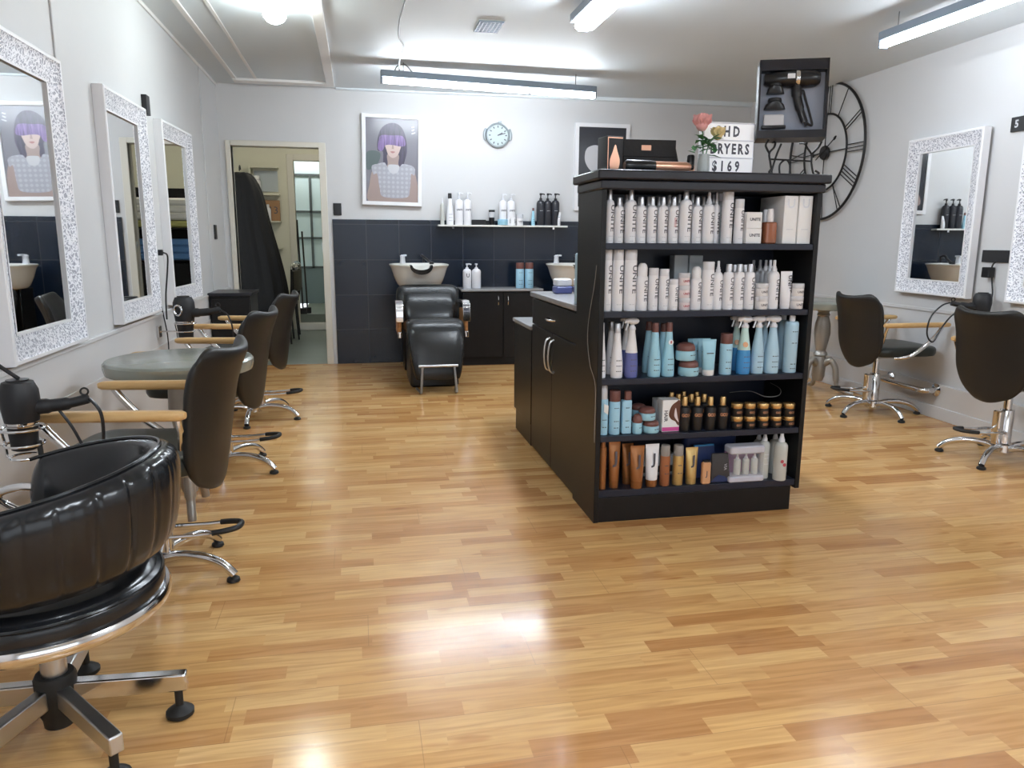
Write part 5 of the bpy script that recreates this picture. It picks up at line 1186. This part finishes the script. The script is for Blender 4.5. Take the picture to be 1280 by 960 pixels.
        A('carton', lambda: MB().rbox((0, .09, h/2), (w, .2, h), .002), 'card'); A('lettering', ftext('U', w*.85, (0, h*.83), -.0106, False, .001), 'capsilver'); A('print_line', lambda: MB().box((0, -.0105, h*.30), (w*.5, .001, .003)), 'capsilver')
    elif kind == 'hairbox':
        A('carton', lambda: MB().rbox((0, .02, h/2), (w, .06, h), .002), 'card')
        if var == 'hairbox':
            def curl(): q = MB(); shape(q, [(-.01, h*.55), (.0, h*.8), (.02, h*.93), (w*.49, h*.95), (w*.49, h*.25), (.03, h*.22), (.02, h*.32), (.0, h*.4)], -.0112); return q
            A('hair_picture', curl, 'hairbrown'); A('pink_band', lambda: MB().b2(-w*.49, w*.49, -.0108, -.0100, .003, h*.14), 'pink'); A('lettering', ftext('HAIR', h*.16, (-w*.3, h*.5), -.0110, True), 'ink')
            def cr(): q = MB(); shape(q, [(.015, h*.5), (.02, h*.75), (.03, h*.45), (w*.45, h*.3), (.03, h*.33)], -.0118); return q
            A('highlight_strand', cr, 'pinkwhite')
    elif kind == 'pump':
        bm = {'white': 'plasticw', 'dark': 'printdark'}[var]; pm = {'white': 'capwhite', 'dark': 'blackp'}[var]
        A('body', blathe([(.95, 0), (1, .02), (1, .66), (.96, .71), (.75, .76), (.35, .79)], w, h), bm)
        A('pump_head', lambda: MB().lathe([(r*.36, .79*h), (r*.36, .84*h), (r*.14, .85*h), (r*.14, .93*h), (r*.3, .94*h), (r*.3, 1*h)], 14).tube(spline([(0, 0, .97*h), (r*.5, -r*.2, .975*h), (r*.95, -r*.35, .955*h)], 4), r*.16, 8), pm)
        if var == 'white':
            if h > .25: A('lettering', vtext('UNITE', w*.27, h*.46, r, .1, .0008, False), 'ink')
            else: A('lettering', vtext('U', w*.6, h*.52, r, .1, .0012, False), 'ink')
        else: A('print_line', dashes(w, h, ((.45, 1),), r+.0004), 'capsilver')
    elif kind == 'cup':
        A('body', blathe([(.82, 0), (.85, .02), (1, 1), (.94, 1), (.8, .05)], w, h), 'blackp'); A('label_band', blathe([(.93, .5), (.985, .86)], w, h), 'printpale')
    return t
for (s, kind, var, x, y, z, w, h, label, group) in ITEMS:
    if s == 3: h = min(h, .251)
    if kind == 'tallbox': x -= .004
    item(kind, var, x, y, z, w, h, label, group)
WL = ['slender clear spray bottle at the left end of the wall shelf', 'white black-capped tapered bottle near the left end of the wall shelf', 'left of two white lettered pump bottles at the left of the wall shelf', 'right of two white lettered pump bottles at the left of the wall shelf',
 'dark flared tumbler in the middle of the wall shelf', 'flat pale blue jar in the middle of the wall shelf', 'left of two white pump bottles right of the dark tumbler', 'right of two white pump bottles right of the dark tumbler', 'small white spray bottle before the right pair of pump bottles, left one', 'small white spray bottle before the right pair of pump bottles, right one', 'short white tub left of the dark pump bottles on the wall shelf',
 'small blue bottle beside the dark pump bottles', 'widest dark pump bottle, left of the three on the wall shelf', 'middle dark pump bottle of the three on the wall shelf', 'right dark pump bottle of the three on the wall shelf', 'small white tube at the right end of the wall shelf']
for i, ((kind, var, x, w, h), lab) in enumerate(zip(WALLITEMS, WL)):
    item(kind, var, x, 7.40 if i in (5, 8, 9, 15, 0) else 7.425, 1.343, min(w, .082 if kind == 'pump' else w), h, lab, 'bottles on the wall shelf' if kind == 'pump' else None)
q = tag(obj('comb_case', MB().rbox((0, 0, .025), (.14, .06, .048), .008), 'blackp'), 'low black case on the wall shelf between white pumps and tumbler', 'case'); q.location = (1.155, 7.41, 1.343)
obj('lid', MB().rbox((.085, 0, .018), (.03, .05, .034), .006), 'blackp', q)
# on the low counter
item('pump', 'white', 1.015, 7.25, .739, .084, .33*.72, 'white pump bottle with a big U on the low counter', 'white pumps on the low counter')
item('pump', 'white', 1.105, 7.25, .739, .088, .33*.72, 'plain white pump bottle on the low counter, right of the lettered one', 'white pumps on the low counter', rz=R(110))
item('broadcap', 'bluebrown', 1.535, 7.25, .739, .080, .245, 'left of two pale blue bottles at the end of the low counter')
item('broadcap', 'bluebrown', 1.628, 7.25, .739, .084, .245, 'right of two pale blue bottles at the end of the low counter')
# on the island worktop
for x, y, lab in ((1.09, 4.02, 'left of two white-lidded purple tubs on the island worktop'), (1.20, 4.0, 'right of two white-lidded purple tubs on the island worktop')):
    t = thing('tub', lab, 'tub', (x, y, .914), 0, 'white-lidded tubs'); obj('body', MB().rbox((0, 0, .02), (.095, .09, .04), .012), 'purple', t); obj('lid', MB().rbox((0, 0, .06), (.09, .085, .04), .014), 'plasticw', t)
item('nozzlecan', 'bluecan', .99, 3.335, .914, .055, .255, 'tall pale blue bottle standing on the island worktop against the shelf unit')

# bottom shelf pouches
pc = thing('product_pouch', 'dark blue and brown pouch leaning on the bottom shelf', 'pouch', (1.548, 2.985, .143), R(-4))
obj('body', MB().loft([[(x*w, y, z) for x, y in ((-1, -t), (1, -t), (1, t), (-1, t))] for w, t, z in ((.046, .018, 0), (.045, .02, .02), (.041, .012, .09), (.038, .004, .13))], cap=True), 'darkbrown', pc, bevel=.004)
q = MB(); q.flat([(-.044, .003), (.044, .003), (.02, .028), (-.01, .036), (-.03, .02)], -.0215); obj('blue_print', q, 'navy', pc); q = MB(); text_flat(q, 'VIA', .02, (.022, .07), -.0166, True); obj('lettering', q, 'printpale', pc)
pc = thing('product_pouch', 'navy blue pouch half hidden behind the brown one, bottom shelf', 'pouch', (1.505, 3.06, .143), R(6))
obj('body', MB().loft([[(x*w, y, z) for x, y in ((-1, -t), (1, -t), (1, t), (-1, t))] for w, t, z in ((.06, .02, 0), (.06, .02, .03), (.052, .012, .12), (.05, .004, .15))], cap=True), 'navy', pc, bevel=.004)
obj('seal_strip', MB().b2(-.05, .05, -.0055, .0055, .138, .152), 'strongblue', pc)
pk = thing('clear_gift_pack', 'clear zip pack holding three white nozzle bottles on the bottom shelf', 'pack', (1.664, 2.985, .143), 0)
obj('pouch', MB().rbox((0, 0, .08), (.165, .075, .155), .012), 'clearbag', pk)
obj('top_band', MB().rbox((0, -.005, .147), (.168, .07, .035), .012), 'bagtrim', pk); obj('bottom_band', MB().rbox((0, -.003, .014), (.17, .078, .026), .01), 'bagtrim', pk)
obj('insert_card', MB().b2(-.078, .078, .028, .030, .02, .13), 'lilac', pk)
for k in range(3):
    t = item('spray', 'clear', 1.664-.032+.042*k, 2.98, .171, .032, .095, ['left', 'middle', 'right'][k]+' small white nozzle bottle inside the clear pack', 'nozzle bottles in the clear pack')
for k, (x, lab) in enumerate(((1.56, 'dark plastic pack lying flat behind the pouches'), (1.30, 'grey folded pack lying behind the bronze tubes'))):
    t = thing('flat_pack', lab+', bottom shelf', 'pack', (x, 3.17, .143), 0); obj('body', MB().rbox((0, 0, .05+.04*(1-k)), (.26 if k == 0 else .2, .14, .10+.08*(1-k)), .02), 'navy' if k == 0 else 'greycard', t); obj('seal_strip', MB().b2(-.09, .09, -.072, -.068, .02, .05), 'darkbrown', t)

# ------------------------------------------------------------------ on top of the shelf unit
ZT = 1.4755
t = thing('display_box', 'black box with copper teardrop window at the left end of the unit top', 'box', (1.055, 3.13, ZT), R(8))
obj('box', MB().rbox((0, .02, .075), (.075, .09, .15), .004), 'matteblack', t)
q = MB(); shape(q, [(-.018, .012), (.012, .014), (.022, .05), (.010, .09), (.0, .115), (-.012, .085), (-.024, .05)], -.0266); obj('teardrop', q, 'rosegold', t)
q = MB(); q.b2(-.034, .034, -.0262, -.0252, .141, .145); q.b2(-.034, -.031, -.0262, -.0252, .01, .141); obj('copper_edge', q, 'rosegold', t)
t = thing('clutch_bag', 'black fabric pouch with small copper plate on the unit top', 'bag', (1.235, 3.175, ZT), R(-3))
obj('bag', MB().loft([[(x*w+dx, y, z) for x, y in ((-1, -th), (1, -th), (1, th), (-1, th))] for w, th, z, dx in ((.132, .025, 0, .01), (.130, .032, .02, .008), (.124, .03, .06, .0), (.118, .022, .12, -.006), (.118, .008, .148, -.01))], cap=True), 'fabricbag', t, bevel=.006)
obj('flap', MB().b2(-.125, .108, -.0325, -.029, .075, .145), 'fabricbag', t, bevel=.003); obj('name_plate', MB().b2(-.045, -.002, -.0345, -.032, .10, .122), 'rosegold', t, bevel=.001)
t = thing('curling_iron', 'rose gold and black curling iron lying along the front of the unit top', 'curling iron', (1.20, 3.02, ZT+.024), R(1.5))
X = Matrix.Rotation(R(90), 4, 'Y')
obj('handle', MB().lathe([(.016, -.13), (.024, -.12), (.024, -.02), (.022, 0)], 18, T=X), 'blackp', t)
obj('barrel', MB().lathe([(.021, 0), (.021, .14), (.014, .158)], 18, T=X), 'rosegold', t); obj('tip', MB().lathe([(.012, .158), (.010, .172), (.003, .176)], 14, T=X), 'blackp', t)
t = thing('product_bottle', 'small dark bottle with copper base beside the flower vase', 'bottle', (1.385, 3.08, ZT)); obj('body', MB().lathe([(.018, 0), (.018, .035)], 14), 'rosegold', t); obj('cap', MB().lathe([(.016, .035), (.016, .075), (.012, .08)], 14), 'blackp', t)
vs = thing('flower_vase', 'small milky glass vase in front of the lettered sign', 'vase', (1.42, 3.03, ZT))
obj('vessel', MB().lathe([(.022, 0), (.026, .004), (.025, .04), (.022, .075), (.021, .078), (.018, .075), (.022, .01)], 20), 'vase', vs)
def flower(label, head, stem_pts, m, r, n):
    t = thing('rose', label, 'flower', (0, 0, 0)); obj('stem', MB().tube(spline(stem_pts), .0025, 6), 'leaf', t)
    q = MB(); rnd = random.Random(int(head[0]*1e4))
    for ringi in range(3):
        for k in range(n):
            a = 2*PI*k/n+ringi*.5; el = R(20+28*ringi); rr = r*(.9-.22*ringi)
            d = Vector((math.cos(a)*math.cos(el), math.sin(a)*math.cos(el), math.sin(el)))
            ax = d.cross(Vector((0, 0, 1))).normalized(); up = ax.cross(d).normalized(); P_ = []
            for i in range(5):
                u = -1+.5*i; row = []
                for j in range(4):
                    v = j/3; w = r*.55*math.sin(PI*(.15+.7*v)); cv = .25*r*(1-u*u)*v
                    p = Vector(head)+d*(rr*(.25+.55*v)+cv*.6)+ax*u*w+up*(r*(.55*v-.15)) + Vector((rnd.uniform(-1, 1), rnd.uniform(-1, 1), rnd.uniform(-1, 1)))*r*.04
                    row.append(tuple(p))
                P_.append(row)
            q.grid(P_, 5, 4)
    q.ball(head, r*.42, 10)
    obj('petals', q, m, t, ang=60); return t
f_ = flower('pink rose at the top of the small vase', (1.405, 3.03, ZT+.193), [(1.418, 3.03, ZT+.02), (1.415, 3.03, ZT+.1), (1.408, 3.03, ZT+.18)], 'petal', .060, 8)
f2_ = flower('pale yellow rose to the right in the small vase', (1.478, 3.03, ZT+.155), [(1.422, 3.033, ZT+.02), (1.435, 3.032, ZT+.1), (1.46, 3.03, ZT+.15)], 'petal2', .046, 7)
q = MB(); rnd = random.Random(3)
for k in range(42):
    c = Vector((1.422+rnd.uniform(-.035, .045), 3.03+rnd.uniform(-.03, .03), ZT+rnd.uniform(.07, .15))); a = rnd.uniform(0, 6.28); d = Vector((math.cos(a), math.sin(a)*.6, rnd.uniform(-.6, .6))).normalized(); s_ = d.cross(Vector((0, 0, 1))).normalized(); L_ = rnd.uniform(.03, .055)
    q.add([c, c+d*L_*.4+s_*.013+Vector((0, 0, .005)), c+d*L_, c+d*L_*.4-s_*.013+Vector((0, 0, .005)), c+d*L_*.45], [(0, 1, 4), (1, 2, 4), (2, 3, 4), (3, 0, 4)])
obj('leaves', q, 'leaf', f_)
# lettered sign
sg = thing('lightbox_sign', 'white lettered lightbox sign with three rows on the unit top', 'sign', (1.568, 3.12, ZT), R(0))
SW_, SH_ = .236, .222
obj('case', MB().b2(-SW_/2, SW_/2, -.012, .035, 0, SH_), 'signframe', sg, bevel=.003)
obj('panel', MB().b2(-SW_/2+.005, SW_/2-.005, -.0145, -.012, .004, SH_-.008), 'signlit', sg)
for i in range(4): obj('rail', MB().b2(-SW_/2+.002, SW_/2-.002, -.018, -.012, i*.0715+.001, i*.0715+.006), 'signframe', sg)
for r_, (s, dx, sz) in enumerate((('$169', -.04, .058), ('DRYERS', .0, .058), ('GHD', -.035, .058))):
    for k, c in enumerate(s):
        x0 = {0: -.062, 1: -.07, 2: -.055}[r_]; st = {0: .035, 1: .031, 2: .043}[r_]
        q = MB(); text_flat(q, c, sz, (x0+st*k, .0385+.0715*r_), -.0152, False, .0022, .72); obj('letter', q, 'ink', sg)
# dryer presentation box on a wire easel
ea = thing('wire_easel', 'black wire easel with curled feet holding the dryer box', 'easel', (1.845, 3.10, ZT+.006))
for s in (-1, 1):
    obj('leg', MB().tube(spline([(s*.105, -.05, .02), (s*.118, -.06, .008), (s*.10, -.05, .0045), (s*.098, -.03, .05), (s*.10, -.02, .09), (s*.080, -.02, .115), (s*.070, -.01, .136), (s*.066, .02, .141)]), .0045, 8), 'iron', ea)
    obj('arm', MB().tube(spline([(s*.10, -.02, .09), (s*.125, -.03, .12), (s*.125, -.05, .141)]), .0045, 8), 'iron', ea)
obj('brace', MB().tube([(-.1, -.02, .066), (.1, -.02, .062)], .004, 6), 'iron', ea)
obj('scroll', MB().tube(spline([(-.045, -.02, .005), (-.047, -.02, .045), (-.02, -.02, .065), (.0, -.02, .045), (.002, -.02, .006)]), .004, 6), 'iron', ea)
obj('rear_leg', MB().tube(spline([(-.01, .12, .003), (-.01, .08, .09), (-.012, .04, .138)]), .0045, 8), 'iron', ea)
tag(obj('paper_sheet', MB().b2(1.80, 1.985, 3.0, 3.2, ZT, ZT+.004), 'paper'), 'white sheet of paper under the wire easel', 'paper')
dbx = thing('dryer_box', 'open black presentation box with a hair dryer and nozzles inside', 'box', (1.835, 3.09, 1.622), 0); dbx.rotation_euler = (R(-7), 0, R(-22))
BW, BH = .28, .326
q = MB(); q.b2(-BW/2, BW/2, 0, .012, 0, BH); q.b2(-BW/2, -BW/2+.008, -.07, 0, 0, BH); q.b2(BW/2-.008, BW/2, -.07, 0, 0, BH); q.b2(-BW/2, BW/2, -.07, 0, BH-.045, BH); q.b2(-BW/2, BW/2, -.075, 0, 0, .032)
obj('case', q, 'slab', dbx); obj('tray', MB().b2(-BW/2+.008, BW/2-.008, -.03, 0, .032, BH-.045), 'foam', dbx)
def bt(name, mb, m, parent): return obj(name, mb, m, parent)
hd = thing('hair_dryer', 'glossy black hair dryer lying in the open presentation box', 'hair dryer', dbx.location); hd.rotation_euler = dbx.rotation_euler
Y90 = Matrix.Translation((0, -.048, .25)) @ Matrix.Rotation(R(90), 4, 'Y')
obj('barrel', MB().lathe([(.020, -.118), (.024, -.114), (.034, -.03), (.036, .0), (.037, .05), (.034, .09), (.022, .108), (.001, .112)], 22, T=Y90), 'blackp', hd)
obj('chrome_collar', MB().lathe([(.0365, .008), (.0385, .012), (.0385, .02), (.0372, .024)], 22, T=Y90), 'chrome', hd)
obj('badge', MB().box((-.012, -.0835, .252), (.03, .002, .02)), 'plasticw', hd)
obj('handle', MB().tube(spline([(.015, -.048, .23), (.02, -.048, .175), (.036, -.048, .12), (.055, -.048, .07)]), [.022]*8+[.018]*8+[.015]*9, 12), 'blackp', hd)
obj('cord', MB().tube(spline([(.052, -.05, .075), (.085, -.05, .055), (.075, -.05, .10), (.055, -.05, .16), (.042, -.05, .20), (.03, -.05, .17), (.045, -.05, .10), (.06, -.055, .05)]), .005, 8), 'blackp', hd)
for z, wd, lab, nm in ((.19, .075, 'upper black dryer nozzle in the presentation box', 'dryer_nozzle'), (.125, .09, 'middle flared black dryer nozzle in the presentation box', 'dryer_nozzle')):
    t = thing(nm, lab, 'nozzle', dbx.location, 0, 'dryer nozzles'); t.rotation_euler = dbx.rotation_euler
    obj('body', MB().loft([superring(wd*.5, .012, 0, 3, 20), superring(wd*.42, .02, .018, 3, 20), superring(.026, .022, .03, 2, 20), superring(.027, .022, .045, 2, 20)], cap=True, T=Matrix.Translation((-.07, -.048, z))), 'blackp', t); obj('collar', MB().lathe([(.028, .03), (.029, .035), (.028, .04)], 18, (-.07, -.048, z)), 'matteblack', t)
t = thing('dryer_nozzle', 'grey clear nozzle lowest in the presentation box', 'nozzle', dbx.location, 0, 'dryer nozzles'); t.rotation_euler = dbx.rotation_euler
obj('body', MB().rbox((-.07, -.04, .075), (.085, .02, .06), .008), 'clearlid', t); obj('collar', MB().rbox((-.07, -.045, .052), (.1, .018, .014), .005), 'blackp', t)

# ------------------------------------------------------------------ daylight, camera
w = bpy.data.worlds.new('daylight'); SC.world = w; w.use_nodes = True
bg = w.node_tree.nodes['Background']; bg.inputs[0].default_value = (.86, .93, 1, 1); bg.inputs[1].default_value = WORLD
tag(obj('street_pavement', MB().b2(-12, 14, -20, YF-.2, -.12, -.06), 'pavement'), 'grey street pavement outside the shop front', 'pavement')['kind'] = 'structure'
cam = bpy.data.cameras.new('camera'); co = bpy.data.objects.new('camera', cam); COL.objects.link(co); SC.camera = co
cam.sensor_fit = 'HORIZONTAL'; cam.sensor_width = 36; cam.lens = 36*940/1280; cam.clip_start = .05; cam.clip_end = 100
pt, ro, yw = math.atan(180/940), .005, R(11.4)
fw = Vector((math.sin(yw)*math.cos(pt), math.cos(yw)*math.cos(pt), -math.sin(pt))); rt = Vector((math.cos(yw), -math.sin(yw), 0)); up = rt.cross(fw)
r2 = rt*math.cos(ro)+up*math.sin(ro); u2 = up*math.cos(ro)-rt*math.sin(ro)
co.matrix_world = Matrix(((r2.x, u2.x, -fw.x, 0), (r2.y, u2.y, -fw.y, 0), (r2.z, u2.z, -fw.z, 1.2), (0, 0, 0, 1)))
vsx = SC.view_settings; vsx.view_transform = 'Standard'; vsx.look = 'None'; vsx.gamma = 1; vsx.use_curve_mapping = False; vsx.exposure = EXPOSURE
SC.cycles.max_bounces = 10; SC.cycles.diffuse_bounces = 5; SC.cycles.glossy_bounces = 5; SC.cycles.transparent_max_bounces = 12; SC.cycles.sample_clamp_indirect = 8
SC.cycles.caustics_reflective = False; SC.cycles.caustics_refractive = False
